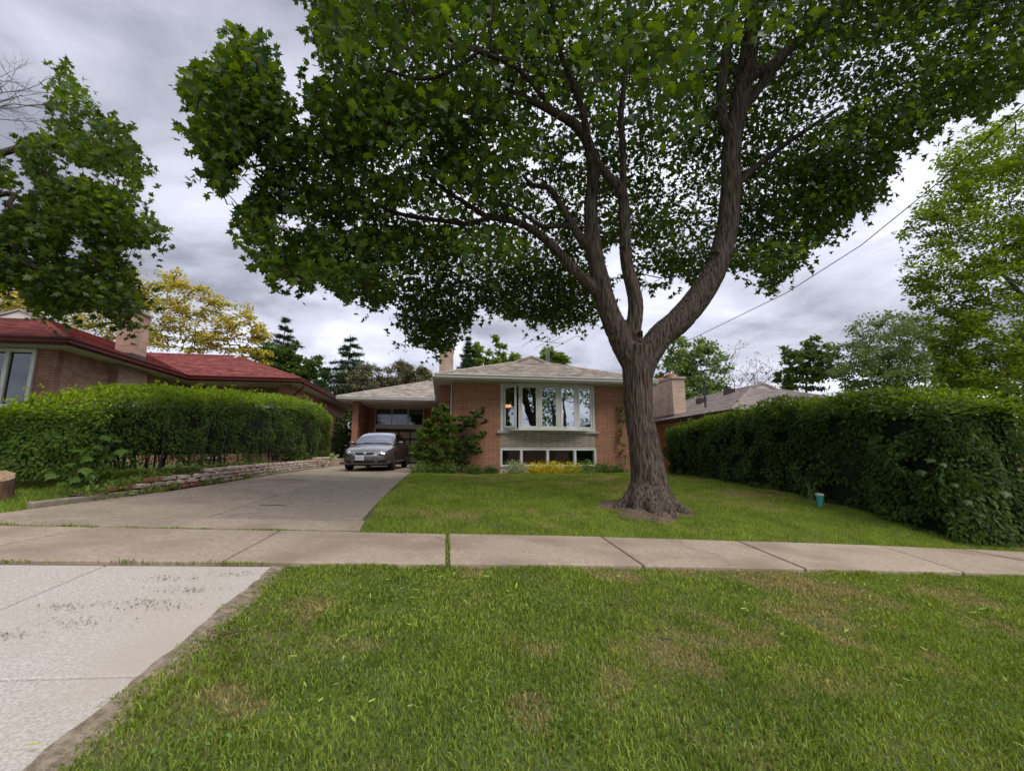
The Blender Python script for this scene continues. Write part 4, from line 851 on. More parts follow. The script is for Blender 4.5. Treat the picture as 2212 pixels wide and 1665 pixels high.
def big_maple():
    t = empty('maple_tree', (TX, TY, g(TX, TY)), 'large maple on the front lawn, thick furrowed trunk forking into three limbs', 'tree')
    paths = [limb(s) for s in LIMBS]; mb = MB(); thin = []
    for (p, r) in paths:
        if max(r) > .085: mb.tube(p, [max(x, .035) for x in r], 20)
        else: thin.append(MB().tube(p, r, 7))
    b0 = Vector((TX, TY, g(TX, TY)))
    for k in range(9):        # root flare
        a = k * .70 + .2; L = rnd.uniform(.55, .95) * (1.15 if math.cos(a) < -.3 else .9); d = Vector((math.cos(a), math.sin(a), 0))
        q = [b0 + d * .12 + Vector((0, 0, .38)), b0 + d * .30 + Vector((0, 0, .16))]
        for s in (.45, .7, 1.0):
            e = b0 + d * (.25 + L * s * .8); q.append(Vector((e.x + rnd.uniform(-.08, .08), e.y, g(e.x, e.y) - .01 - .06 * s)))
        mb.tube(*smooth_path(q, [.2, .16, .11, .07, .03]), 10)
    tmp = mb.build('trunk', M['bark']); rm_ = tmp.modifiers.new('r', 'REMESH'); rm_.mode = 'VOXEL'; rm_.voxel_size = .022; sm = tmp.modifiers.new('s', 'SMOOTH'); sm.iterations = 8; sm.factor = .5
    dg = bpy.context.evaluated_depsgraph_get(); me = bpy.data.meshes.new_from_object(tmp.evaluated_get(dg)); bpy.data.objects.remove(tmp)
    n = len(me.vertices); co = np.empty(n * 3, np.float32); me.vertices.foreach_get('co', co); co = co.reshape(-1, 3).astype(float)
    nr = np.empty(n * 3, np.float32); me.vertices.foreach_get('normal', nr); nr = nr.reshape(-1, 3)
    dsp = np.empty(n)
    for i in range(n):        # furrowed bark: ridges stretched along the stem
        x, y, z = co[i]; w = noise.noise(Vector((x * 3, y * 3, z * 1.3))) * .09
        a = noise.noise(Vector(((x + w) * 21, (y + w) * 21, z * 1.6))); b = noise.noise(Vector(((x - w) * 42, y * 42, z * 4.0)))
        dsp[i] = (.5 - abs(a) * 2.2) * .013 + (.4 - abs(b) * 1.6) * .006
    big = np.clip(1 - (co[:, 2] - HC - 2.0) / 3.5, .25, 1); co += nr * (dsp * big)[:, None]
    # branch scars: hollow pressed into the fork and two knots
    for (px, py, Y, r, dep) in ((1391, 721, 7.08, .075, .16), (1350, 531, 7.1, .05, .05), (1556, 541, 6.95, .06, .05)):
        c = np.array(at(px, py, Y=Y)); d = co - c; rr = np.hypot(d[:, 0], d[:, 2]); k = (rr < r * 2.2) & (np.abs(d[:, 1]) < .5) & (nr[:, 1] < 0)
        f = np.where(rr < r, -dep * (1 - (rr / r) ** 3), .03 * np.exp(-((rr - r * 1.2) / (r * .35)) ** 2)); co[k] += nr[k] * f[k][:, None]
    me.vertices.foreach_set('co', co.astype(np.float32).ravel()); me.materials.clear(); me.materials.append(M['bark']); me.polygons.foreach_set('use_smooth', [True] * len(me.polygons)); me.update()
    link('trunk', me, t); [q_.build('limb', M['bark'], t, smooth=True) for q_ in thin]
    POLY = [(660, -260), (665, 0), (672, 80), (690, 140), (668, 205), (690, 250), (650, 310), (612, 190), (565, 95), (505, 52), (470, 130), (440, 140), (388, 175), (405, 215), (435, 260), (386, 295), (430, 330), (440, 370), (470, 425), (515, 470), (530, 560), (570, 607), (615, 600), (640, 628), (700, 622), (760, 652), (830, 664), (870, 640), (860, 700), (875, 752), (940, 772), (985, 735), (1010, 692), (1060, 670), (1110, 692), (1150, 707), (1190, 724), (1250, 714), (1290, 692), (1310, 640), (1340, 600), (1390, 622), (1431, 622), (1462, 602), (1480, 628), (1520, 600), (1570, 587), (1602, 580), (1638, 625), (1683, 618), (1719, 580), (1750, 553), (1768, 522), (1831, 500), (1800, 481), (1840, 454), (1889, 436), (1930, 395), (1925, 363), (1967, 337), (1977, 306), (2045, 280), (2086, 260), (2133, 249), (2159, 218), (2230, 190), (2420, 130), (2420, -260)]
    HOLES = [(1240, 342, 26, 12), (1150, 352, 20, 16), (1262, 305, 9, 9), (1330, 565, 26, 40), (1410, 600, 30, 14), (1612, 100, 10, 30), (1660, 470, 10, 8), (1560, 90, 14, 8), (880, 455, 26, 9), (1000, 250, 20, 6), (1560, 640, 60, 40)]
    # crown volume: a broad dome round the stem
    Cc = np.array([3.3, 7.6, HC + 6.2]); Rr = np.array([7.4, 5.6, 4.9])
    def span(px, py):
        d = np.array([ray(a, b) for a, b in zip(px, py)]); o = (np.array([0, 0, HC]) - Cc) / Rr; dd = d / Rr
        A = (dd * dd).sum(1); B = (dd * o).sum(1); Cq = (o * o).sum() - 1; disc = B * B - A * Cq; s = np.sqrt(np.maximum(disc, 0)); t0 = (-B - s) / A; t1 = (-B + s) / A
        return d, np.maximum(t0, 2.6), t1
    cen = []; tries = 0; NC = 1900
    while sum(len(c) for c in cen) < NC and tries < 90:
        tries += 1; n = 1200; px = rng.uniform(380, 2420, n); py = rng.uniform(-260, 780, n); k = inpoly(px, py, POLY); px, py = px[k], py[k]
        d, t0, t1 = span(px, py); u = rng.uniform(size=len(px)); tt = (t0 ** 3 + u * (np.minimum(t1, t0 + 6.5) ** 3 - t0 ** 3)) ** (1 / 3)
        # lower fringes hang on the far side; the tips at the left are near
        low = (py > 560) & (px > 840) & (px < 1310); tt = np.where(low, rng.uniform(9.6, 12.2, len(px)), tt)
        lf = (px < 660); tt = np.where(lf, rng.uniform(6.0, 7.6, len(px)), tt)
        mid = (py > 330) & (px > 1150) & (px < 1640); tt = np.where(mid, np.maximum(tt, rng.uniform(8.6, 11.5, len(px))), tt)
        mid2 = (py > 120) & (py <= 330) & (px > 1480) & (px < 1720); tt = np.where(mid2, np.maximum(tt, rng.uniform(8.0, 11, len(px))), tt)
        rt = (px > 1640); tt = np.where(rt, np.maximum(tt, rng.uniform(7.2, 10.5, len(px))), tt)
        keep = rng.uniform(size=len(px)) < np.clip((tt / 8.0) ** 2, .12, 1) * .32
        P = np.array([0, 0, HC]) + d * tt[:, None]; cen.append(P[keep])
    cen = np.concatenate(cen)[:NC]
    for (bx, by, br, bs0, bs1, bn) in ((1000, 640, 130, 9.6, 12.0, 55), (930, 720, 60, 9.8, 11.6, 14), (700, 540, 150, 7.6, 9.5, 60), (1180, 640, 90, 9.6, 12, 36), (850, 330, 160, 6.8, 9, 60), (1750, 430, 130, 8.6, 10.4, 60)):
        a_ = rng.uniform(0, 6.28, bn); r_ = br * np.sqrt(rng.uniform(size=bn)); cen = np.concatenate([cen, np.array([np.array([0, 0, HC]) + np.array(ray(bx + r * math.cos(a), by + .8 * r * math.sin(a))) * rng.uniform(bs0, bs1) for a, r in zip(a_, r_)])])
    # extra clumps so that the silhouette is filled to the traced fringe
    edge = []
    for i in range(len(POLY) - 1):
        (xa, ya), (xb, yb) = POLY[i], POLY[i + 1]; L = math.hypot(xb - xa, yb - ya)
        if ya < -50 and yb < -50: continue
        for q in range(int(L / 30) + 1):
            f = (q + rnd.random()) / (int(L / 30) + 1); x = xa + (xb - xa) * f; y = ya + (yb - ya) * f
            ix, iy = x + (1150 - x) * .02, y + (330 - y) * .06
            s_ = rnd.uniform(6.2, 7.2) if x < 700 else (rnd.uniform(7.5, 9) if y < 560 and x < 900 else (rnd.uniform(10, 11.8) if x < 1310 else rnd.uniform(8.8, 10.4)))
            edge.append(np.array([0, 0, HC]) + np.array(ray(ix, iy)) * s_)
    cen = np.concatenate([cen, np.array(edge)])
    P = []; O = []
    for c in cen:
        px_, py_, f_ = proj(c); k = int(rng.integers(45, 85)); r = rng.uniform(.24, .46)
        q = rng.normal(size=(k, 3)) * np.array([r, r, r * .45]); P.append(c + q); O.append(norm(q))
    P = np.concatenate(P); O = np.concatenate(O); px, py, f = proj(P)
    jx_ = (vnoise(px, py, 34, 61) - .5) * 46 + (vnoise(px, py, 13, 73) - .5) * 34 + rng.normal(0, 6, len(P)); jy_ = (vnoise(px, py, 30, 62) - .42) * 46 + (vnoise(px, py, 13, 74) - .5) * 34 + rng.normal(0, 6, len(P)); k = inpoly(px + jx_, py + jy_, POLY) & (f > 2.4)
    for (hx, hy, rx, ry) in HOLES: k &= (((px - hx) / rx) ** 2 + ((py - hy) / ry) ** 2 > rng.uniform(.6, 1.2, len(P)))
    for (pp_, rr_) in paths:          # the limbs stay in view: foliage hangs behind and beside them
        A_ = np.array([tuple(v) for v in pp_]); ax_, ay_, af_ = proj(A_); hw_ = np.array(rr_) * FOC / af_
        for i_ in range(0, len(A_)):
            if ay_[i_] < 110: continue
            k &= ~((np.hypot(px - ax_[i_], py - ay_[i_]) < hw_[i_] + 9) & (f < af_[i_] + .15) & (rng.uniform(size=len(P)) < .8))
    limbzone = (py > 330) & (px > 1170) & (px < 1640) & (f < 7.6); k &= ~(limbzone & (rng.uniform(size=len(P)) < .93))
    lz2 = (py > 90) & (px > 1520) & (px < 1680) & (f < 7.6); k &= ~(lz2 & (rng.uniform(size=len(P)) < .8)); lz3 = (py > 220) & (py <= 330) & (px > 1180) & (px < 1420) & (f < 7.6); k &= ~(lz3 & (rng.uniform(size=len(P)) < .7))
    P, O, f = P[k], O[k], f[k]
    # light gaps: thin the crown where little sky windows open
    gapn = vnoise(P[:, 0] + .6 * P[:, 1], P[:, 2] - .5 * P[:, 1], .55, 65); k = gapn > .24; P, O, f = P[k], O[k], f[k]
    SP_, SO_ = fringe(POLY, lambda x, y: rnd.uniform(6.2, 7.2) if x < 700 else (rnd.uniform(7.5, 9) if y < 560 and x < 900 else (rnd.uniform(10, 11.6) if x < 1310 else rnd.uniform(8.8, 10.4))), 34)
    P = np.concatenate([P, SP_]); O = np.concatenate([O, SO_]); f = proj(P)[2]
    cols = greens(len(P), (.038, .076, .010), (.105, .168, .017), (.04, .08, .026), .15); cols *= (.65 + .7 * vnoise(P[:, 0] + P[:, 2], P[:, 1] - P[:, 2], .9, 63))[:, None]
    tip = np.clip((P[:, 2] - HC - 4) / 6, 0, 1)[:, None]; cols = cols * (1 - .0 * tip)
    order = np.argsort(f); near = order[:300]; rest = order[300:]
    for sel, tp in ((f[rest] < 5.0, MAPLE_LO), ((f[rest] >= 5.0) & (f[rest] < 7.4), MAPLE_XS), (f[rest] >= 7.4, MAPLE_T)):
        ii = rest[sel]; cr = leaves('crown', P[ii], .12, tp, cols[ii], M['leaf'], up=.75, droop=.75, parent=t, out=O[ii]); tag(cr, kind='stuff')
    # the nearest leaves are single objects sharing a few meshes
    T, F = MAPLE; lm = []
    for q in range(8): lm.append(np_mesh('leaf', T * .125, F, np.repeat(greens(1, (.035, .066, .009), (.085, .13, .014)), len(T), 0), M['leaf']))
    for i in near:
        o = bpy.data.objects.new('leaf', lm[int(i) % 8]); COL.objects.link(o); o.parent = t; o.location = Vector(P[i]) - Vector(t.location)
        o.rotation_euler = (rng.normal(0, .6) - .5, rng.normal(0, .5), rng.uniform(0, 6.28))
    # twigs from the limbs to the clumps
    nodes = [np.array(p) for (pp, r) in paths[2:] for p in pp[2:]]; N = np.array(nodes); tw = MB(); cc = cen.copy()
    cpx, cpy, cf = proj(cc); cc = cc[inpoly(cpx, cpy, POLY)]
    d0 = np.min(np.linalg.norm(cc[:, None] - N[None], axis=2), 1); cc = cc[np.argsort(d0)]
    for c in cc:
        dd = np.linalg.norm(N - c, axis=1); j = int(np.argmin(dd)); a = N[j]; L = dd[j]
        if L > 2.2: continue
        m1 = a * .6 + c * .4 + rng.normal(0, .08, 3) * L + np.array([0, 0, .08 * L]); m2 = a * .25 + c * .75 + rng.normal(0, .05, 3) * L + np.array([0, 0, .04 * L])
        qx, qy, qf = proj(np.array([m1, m2]))
        if not inpoly(qx, qy, POLY).all(): continue
        r0 = .008 + .008 * L; tw.tube([a, m1, m2, c], [r0, r0 * .8, r0 * .6, r0 * .35], 4, cap=False); N = np.vstack([N, m1, m2, c])
    tag(tw.build('twigs', M['bark'], t, smooth=True), kind='stuff')
big_maple()
# trodden soil round the root flare
def mound():
    mb = MB(); n = 40; rings = [0, .22, .4, .55, .7, .82]
    for r in rings:
        for k in range(n):
            a = 2 * math.pi * k / n; q = r * (1 + .16 * math.sin(a * 3 + 1) + .1 * math.sin(a * 7)) * (1.1 if math.cos(a) < 0 else .95); x, y = TX + q * math.cos(a), TY + q * math.sin(a) * .85
            mb.v.append((x, y, g(x, y) - .02 + .17 * (1 - r / .82) ** .8 + .018 * math.sin(a * 11 + r * 20)))
    for j in range(len(rings) - 1):
        for k in range(n): a, b = j * n + k, j * n + (k + 1) % n; mb.f.append((a, b, b + n, a + n))
    tag(mb.build('soil_mound', M['dirt'], None, True), 'bare brown soil heaped round the maple roots', 'soil', kind='structure')
mound()

# ================================================================ other trees
NEED2 = (np.array([(-.11, 0, 0), (.11, 0, 0), (0, 1, 0)]), np.array([(0, 1, 2)]))
def blob_cloud(blobs, Y, n, spread=.9, poly=None):
    """points in soft clumps inside ellipses measured in the picture (px, py, rx, ry [, Y])"""
    P = []; C0 = []; tot = sum(b[2] * b[3] for b in blobs)
    for b in blobs:
        y = b[4] if len(b) > 4 else Y; c = np.array(at(b[0], b[1], Y=y)); sc = np.linalg.norm(c - np.array([0, 0, HC])) / FOC; rx, rz = b[2] * sc, b[3] * sc; ry = (rx + rz) * .5 * spread
        m = max(12, int(n * b[2] * b[3] / tot)); ncl = max(6, m // 60)
        u = norm(rng.normal(size=(ncl, 3))) * rng.uniform(.2, 1.22, (ncl, 1)) ** .6; cl = c + u * np.array([rx, ry, rz]) * .9
        i = rng.integers(0, ncl, m); q = rng.normal(size=(m, 3)) * np.array([rx, ry, rz * .6]) * .11; P.append(cl[i] + q); C0.append(cl)
    P = np.concatenate(P); C0 = np.concatenate(C0)
    if poly is not None:
        px, py, _ = proj(P); k = inpoly(px + rng.normal(0, 3, len(P)), py + rng.normal(0, 3, len(P)), poly); P = P[k]
    return P, C0
def tree(name, label, foot, blobs, Y, n, size, c0, c1, tpl=DIAM, m='leaf_matte', hi=None, p=0, tr=.16, cat='tree', group=None, poly=None, twig=1.0, bark='bark_far', skip=2, up=.8):
    foot = Vector(foot); t = empty(name, foot, label, cat, group); P, C0 = blob_cloud(blobs, Y, n, poly=poly)
    top = Vector(C0.mean(0)); mb = MB(); q = [foot, foot.lerp(top, .35) + Vector((rnd.uniform(-.2, .2), 0, .0)), foot.lerp(top, .7), top]
    pp, rr = smooth_path(q, [tr, tr * .8, tr * .55, tr * .25]); mb.tube(pp, rr, 8); N = np.array([tuple(v) for v in pp[6:]])
    order = np.argsort(np.linalg.norm(C0 - np.array(top), axis=1))
    for c in C0[order][::skip]:
        dd = np.linalg.norm(N - c, axis=1); a = N[int(np.argmin(dd))]; L = dd.min(); mid = a * .5 + c * .5 + np.array([0, 0, .1 * L]) + rng.normal(0, .05, 3) * L
        if poly is not None:
            qx, qy, qf = proj(np.array([mid, c]))
            if not inpoly(qx, qy, poly).all(): continue
        mb.tube([a, mid, c], [tr * .22 * twig, tr * .16 * twig, tr * .06 * twig], 4, cap=False); N = np.vstack([N, mid, c])
    mb.build('trunk', M[bark], t, smooth=True)
    cr = leaves('crown', P, size, tpl, greens(len(P), c0, c1, hi, p), M[m], up=up, parent=t); tag(cr, kind='stuff'); return t
LP = [(121, 142), (153, 162), (180, 198), (234, 247), (265, 288), (301, 324), (312, 373), (308, 432), (342, 490), (361, 517), (346, 542), (301, 540), (288, 567), (270, 603), (318, 634), (301, 665), (297, 712), (270, 726), (252, 701), (216, 674), (135, 680), (90, 690), (58, 656), (27, 632), (0, 627), (-150, 620), (-150, 480), (0, 455), (60, 432), (95, 410), (60, 375), (52, 310), (108, 283), (121, 252), (100, 229), (130, 211), (112, 182), (105, 164)]
LP2 = [(-150, 270), (0, 288), (16, 315), (44, 400), (0, 422), (-150, 430)]
def left_maple():
    ft = Vector((-14.2, 9.8, g(-14, 9.8))); t = empty('maple_tree', ft, 'maple reaching in from the left edge with drooping leafy branches', 'tree')
    P = []; O = []; Cs = []
    for poly, ncl in ((LP, 300), (LP2, 34)):
        got = 0
        while got < ncl:
            px, py = rnd.uniform(-150, 365), rnd.uniform(140, 730)
            if not bool(inpoly(np.array([px]), np.array([py]), poly)[0]): continue
            c = np.array(at(px, py, s=rnd.uniform(8.6, 11.2))); k = 66; r = rnd.uniform(.24, .42); q = rng.normal(size=(k, 3)) * np.array([r, r, r * .45]); pp = c + q
            a, b, f = proj(pp); kk = inpoly(a + (vnoise(a, b, 26, 71) - .5) * 46 + rng.normal(0, 4, k), b + (vnoise(a, b, 26, 72) - .5) * 46 + rng.normal(0, 4, k), poly); P.append(pp[kk]); O.append(norm(q)[kk]); Cs.append(c); got += 1
    P = np.concatenate(P); O = np.concatenate(O); k = vnoise(P[:, 0] + .6 * P[:, 1], P[:, 2] - .5 * P[:, 1], .6, 68) > .29; P, O = P[k], O[k]
    SP_, SO_ = fringe([p_ for p_ in LP if p_[0] > -20], lambda x, y: rnd.uniform(8.8, 10.6), 26); kk = SP_[:, 0] > -30; P = np.concatenate([P, SP_[kk]]); O = np.concatenate([O, SO_[kk]])
    mb = MB(); paths = []
    q = [ft, ft + Vector((.1, 0, 2)), ft + Vector((.3, 0, 4.2)), ft + Vector((.5, 0, 7))]; paths.append(smooth_path(q, [.32, .27, .22, .12]))
    j = ft + Vector((.3, 0, 3.2)); j2 = ft + Vector((.35, 0, 4.0))
    def br(st, spec): pts = [st] + [at(a, b, Y=y) for a, b, y, w in spec]; rad = [spec[0][3] * .012 * 1.2] + [w * .0113 for a, b, y, w in spec]; paths.append(smooth_path(pts, rad))
    br(j2, [(0, 332, 11.2, 7), (50, 322, 11, 7), (92, 313, 11, 5.5), (140, 320, 11, 4), (210, 330, 10.8, 3)]); br(at(45, 325, Y=11), [(60, 345, 11, 5), (110, 390, 11, 5), (180, 440, 10.8, 4), (230, 455, 10.6, 2.5)])
    br(at(125, 318, Y=11), [(128, 280, 11, 3), (140, 220, 11, 2.2), (125, 170, 11, 1.2)]); br(j, [(-20, 425, 10.6, 5), (20, 445, 10.4, 4), (60, 470, 10.2, 3), (140, 500, 10, 2)]); br(j, [(-30, 520, 10.3, 5), (40, 560, 10, 4.5), (110, 590, 9.9, 3), (220, 640, 9.8, 2)])
    for p, r in paths: mb.tube(p, r, 8)
    mb.build('trunk', M['bark'], t, smooth=True); N = np.array([tuple(v) for p, r in paths for v in p[2:]]); tw = MB(); Cs = np.array(Cs)
    for c in Cs[np.argsort(np.min(np.linalg.norm(Cs[:, None] - N[None], axis=2), 1))]:
        dd = np.linalg.norm(N - c, axis=1); a = N[int(np.argmin(dd))]; L = dd.min()
        if L > 2.5: continue
        mid = (a + c) / 2 + np.array([0, 0, .08 * L]) + rng.normal(0, .05, 3) * L; r0 = .007 + .007 * L; tw.tube([a, mid, c], [r0, r0 * .7, r0 * .4], 4, cap=False); N = np.vstack([N, mid, c])
    tag(tw.build('twigs', M['bark'], t), kind='stuff')
    cr = leaves('crown', P, .135, MAPLE_XS, greens(len(P), (.040, .076, .010), (.105, .16, .018), (.038, .08, .024), .12) * (.65 + .7 * vnoise(P[:, 0] + P[:, 2], P[:, 1] - P[:, 2], .8, 64))[:, None], M['leaf'], up=.8, droop=.7, parent=t, out=O); tag(cr, kind='stuff')
left_maple()
RP = [(2230, 215), (2150, 262), (2090, 275), (2065, 291), (2008, 358), (2022, 384), (1951, 436), (1977, 457), (1936, 509), (1946, 545), (1940, 602), (1951, 649), (1988, 680), (1998, 727), (2019, 768), (2008, 810), (2040, 860), (2420, 870), (2420, 200)]
RB = [(2130, 330, 90, 45), (2210, 300, 60, 60), (2060, 400, 70, 50), (2160, 420, 90, 60), (2020, 500, 80, 45), (2140, 520, 90, 45), (2030, 590, 80, 50), (2150, 600, 90, 35), (2060, 680, 70, 50), (2090, 790, 90, 60), (2180, 810, 80, 40), (2250, 450, 60, 120), (2270, 650, 60, 80), (2040, 740, 40, 45), (2230, 560, 50, 60)]
rt = tree('broadleaf_tree', 'yellow green tree with layered sprays at the right edge over the hedge', (27, 11.5, g(15, 11.5) - .5), RB + [(2060, 830, 60, 40), (2150, 700, 80, 50), (2180, 760, 70, 45)], 11.3, 38000, .15, (.088, .152, .016), (.165, .24, .026), tpl=OVAL4, m='leaf', poly=RP, tr=.17, twig=.6, up=1.3)
YP = [(-150, 560), (60, 590), (200, 575), (262, 575), (306, 560), (342, 556), (387, 580), (423, 596), (447, 620), (480, 640), (513, 632), (534, 648), (558, 688), (582, 719), (601, 750), (596, 800), (560, 790), (440, 775), (300, 780), (100, 700), (-150, 700)]
tree('honey_locust', 'golden yellow locust tree behind the red roof', (-16.5, 31, GL), [(60, 640, 90, 45), (-60, 630, 80, 60), (180, 640, 90, 50), (310, 610, 70, 45), (400, 650, 70, 50), (320, 700, 80, 50), (460, 690, 70, 50), (530, 710, 50, 50), (560, 760, 40, 30), (230, 720, 60, 40), (420, 750, 70, 35)], 31, 20000, .24, (.44, .385, .06), (.60, .54, .13), hi=(.25, .28, .05), p=.25, poly=YP, tr=.4, twig=.55, skip=1, up=1.6)
tree('leafy_tree', 'dense dark green tree right of the yellow locust', (-13.2, 36, GL), [(590, 785, 45, 40), (650, 795, 42, 36), (676, 818, 30, 30), (620, 760, 30, 22)], 36, 7000, .32, (.05, .10, .018), (.10, .165, .03), tr=.2)
def conifer(name, label, px, ptop, pbot, hw, Y, c0, c1, n_whorl=17, droop=.25, dens=1.0, gap=0.0):
    top = at(px, ptop, Y=Y); bot = at(px, pbot, Y=Y); sc = (top - Vector((0, 0, HC))).length / FOC; H = top.z - bot.z; Rm = hw * sc
    foot = Vector((top.x, top.y, min(bot.z, GL + .2) - .1)); t = empty(name, foot, label, 'tree'); mb = MB(); mb.tube([foot, Vector((top.x, top.y, top.z))], [.16, .015], 7); P = []; A = []
    for w in range(n_whorl):
        f = (w + .5) / n_whorl; z = top.z - H * f ** .9; L = Rm * (f ** .8) * (1 + .0 * w); nb = 5 + int(5 * f)
        for k in range(nb):
            a = 6.283 * (k + rnd.random() * .7) / nb; l = L * rnd.uniform(.55, 1.15); d = np.array([math.cos(a), math.sin(a), 0]); st = np.array([top.x, top.y, z + rnd.uniform(-.1, .1)])
            e = st + d * l + np.array([0, 0, -droop * l + .06]); mb.tube([st, st * .5 + e * .5 + np.array([0, 0, .04 * l]), e], [.02, .013, .005], 3, cap=False)
            if rnd.random() < gap: continue
            m = int((40 + 110 * l) * dens); s = rng.uniform(.15, 1.05, m)[:, None]; q = st * (1 - s) + e * s + rng.normal(0, 1, (m, 3)) * np.array([.10, .10, .05]) * (1.1 - .5 * s) * max(.6, l); P.append(q); A.append(np.repeat((d + np.array([0, 0, -.15]))[None], m, 0) + rng.normal(0, .45, (m, 3)))
    mb.build('trunk', M['bark_far'], t); P = np.concatenate(P); A = np.concatenate(A)
    tag(leaves('needles', P, .30, (np.array([(-.10, 0, 0), (.10, 0, 0), (.05, .7, -.02), (0, 1, 0)]), np.array([(0, 1, 2), (0, 2, 3)])), greens(len(P), c0, c1), M['needle'], up=1.2, parent=t, out=A / 1.6), kind='stuff')
conifer('spruce_tree', 'dark open spruce right of the yellow tree', 618, 683, 860, 64, 38, (.030, .055, .030), (.055, .085, .045), 11, .02, 1.2, .12)
conifer('spruce_tree', 'green spruce with tiered drooping boughs behind the carport', 757, 722, 900, 96, 34, (.035, .075, .030), (.065, .12, .045), 12, .2, 1.2, .12)
conifer('spruce_tree', 'narrow spruce between the chimney and the roof peak', 1012, 726, 840, 34, 36, (.035, .07, .025), (.06, .115, .04), 13, .15, 1.0, .05)
for (px, py, rx, ry, hi) in ((790, 830, 50, 42, 'brownish pine below the tiered spruce'), (866, 822, 38, 38, 'brownish pine right of the bare twig tree'), (908, 826, 26, 34, 'brownish pine beside the carport roof end')):
    p = at(px, py, Y=33); tree('pine_tree', hi, (p.x, 33, gz), [(px, py, rx, ry), (px - rx * .6, py + 14, rx * .6, ry * .6), (px + rx * .5, py + 12, rx * .6, ry * .65), (px + rx * .1, py - ry * .55, rx * .45, ry * .4)], 33, 8000, .34, (.09, .105, .045), (.18, .175, .085), tpl=NEED2, m='needle', tr=.12, up=.4, hi=(.20, .165, .10), p=.18)
def bare(name, label, foot, top, n0, spread, m, r0=.06, lev=5, seed=1, leaf=None):
    rr = random.Random(seed); foot, top = Vector(foot), Vector(top); t = empty(name, foot, label, 'tree'); mb = MB(); tips = []
    def grow(p, d, L, r, k):
        q = p + d * L * .5 + Vector((rr.gauss(0, .06), rr.gauss(0, .06), .02)) * L; e = p + d * L; mb.tube([p, q, e], [r, r * .8, r * .6], 5 if k > 2 else 3, cap=False)
        if k == 0: tips.append(e); return
        for _ in range(n0 if k < lev else n0 + 1):
            nd = (d + Vector((rr.gauss(0, spread), rr.gauss(0, spread), rr.gauss(.08, spread * .6)))).normalized(); grow(e if rr.random() < .6 else q, nd, L * rr.uniform(.6, .85), r * .58, k - 1)
    d = top - foot; grow(foot, d.normalized(), d.length * .36, r0, lev); mb.build('branches', M[m], t)
    if leaf:
        P = np.array([tuple(p) for p in tips]); P = np.repeat(P, leaf[0], 0) + rng.normal(0, .16, (len(P) * leaf[0], 3)); tag(leaves('crown', P, leaf[1], DIAM, greens(len(P), leaf[2], leaf[3]), M['leaf_matte'], parent=t), kind='stuff')
bare('bare_tree', 'thin leafless tree between the tiered spruce and the pines', (at(808, 900, Y=36).x, 36, gz), at(812, 745, Y=36), 2, .3, 'bark_grey', .045, 5, 4)
def twig_spray():
    t = empty('bare_tree', (-24, 16, GL), 'leafless grey twigs of a tree at the top left edge', 'tree'); mb = MB(); rr = random.Random(8)
    mb.tube(*smooth_path([Vector((-24, 16, GL)), Vector((-23.6, 16, 4)), at(-160, 330, s=20), at(-80, 250, s=19.5)], [.3, .25, .14, .07]), 7)
    def grow(p, d, L, r, k):
        pts = [p]; dd = d.copy()
        for _ in range(3): dd = (dd + Vector((rr.gauss(0, .16), rr.gauss(0, .16), rr.gauss(0, .12)))).normalized(); pts.append(pts[-1] + dd * L / 3)
        mb.tube(pts, [r, r * .9, r * .75, r * .55], 4, cap=False)
        if k == 0: return
        for q in (1, 2, 3, 3):
            if rr.random() < .85: grow(pts[q], (dd + Vector((rr.gauss(0, .5), rr.gauss(0, .5), rr.gauss(0, .4)))).normalized(), L * rr.uniform(.5, .75), r * .6, k - 1)
    st = at(-80, 250, s=19.5)
    for (x, y) in ((40, 110), (95, 165), (80, 215), (60, 260), (20, 150)):
        e = at(x, y, s=19.5); d = (e - st); grow(st, d.normalized(), d.length * .55, .04, 4)
    mb.build('branches', M['bark_grey'], t)
twig_spray()
tree('birch_tree', 'sparse light green tree above the roof left of the peak', (at(1062, 800, Y=36).x, 36, gz), [(1045, 772, 22, 26), (1075, 752, 18, 22), (1100, 775, 22, 20), (1062, 790, 40, 16), (1030, 760, 12, 18), (1112, 770, 12, 18)], 36, 2400, .36, (.12, .19, .03), (.22, .30, .06), tpl=OVAL, tr=.1)
tree('round_tree', 'rounded bright green treetop right of the roof peak below the antenna', (at(1190, 800, Y=35).x, 35, gz), [(1185, 775, 34, 26), (1205, 788, 30, 22), (1165, 785, 22, 20)], 35, 2800, .36, (.11, .19, .025), (.19, .27, .05), tpl=OVAL, tr=.12)
tree('leafy_tree', 'light green tree just right of the maple trunk', (at(1490, 860, Y=33).x, 33, GR), [(1490, 770, 52, 45), (1460, 810, 45, 50), (1525, 800, 45, 50), (1500, 840, 60, 40), (1545, 845, 30, 30), (1475, 750, 25, 25)], 33, 10000, .28, (.10, .165, .04), (.19, .27, .075), hi=(.26, .34, .14), p=.12, tr=.2)
bare('sparse_tree', 'nearly leafless tree over the ridge of the low brown roof', (at(1600, 870, Y=38).x, 38, GR), at(1602, 762, Y=38), 3, .5, 'bark_far', .14, 5, 6, (3, .2, (.17, .15, .07), (.24, .20, .10)))
tree('leafy_tree', 'dark upright tree beyond the right end of the brown roof', (at(1725, 860, Y=34).x, 34, GR), [(1705, 785, 22, 42), (1735, 775, 20, 34), (1765, 770, 24, 40), (1790, 790, 20, 36), (1740, 820, 50, 26), (1690, 825, 22, 22)], 34, 7500, .30, (.05, .09, .02), (.11, .17, .035), tr=.2)
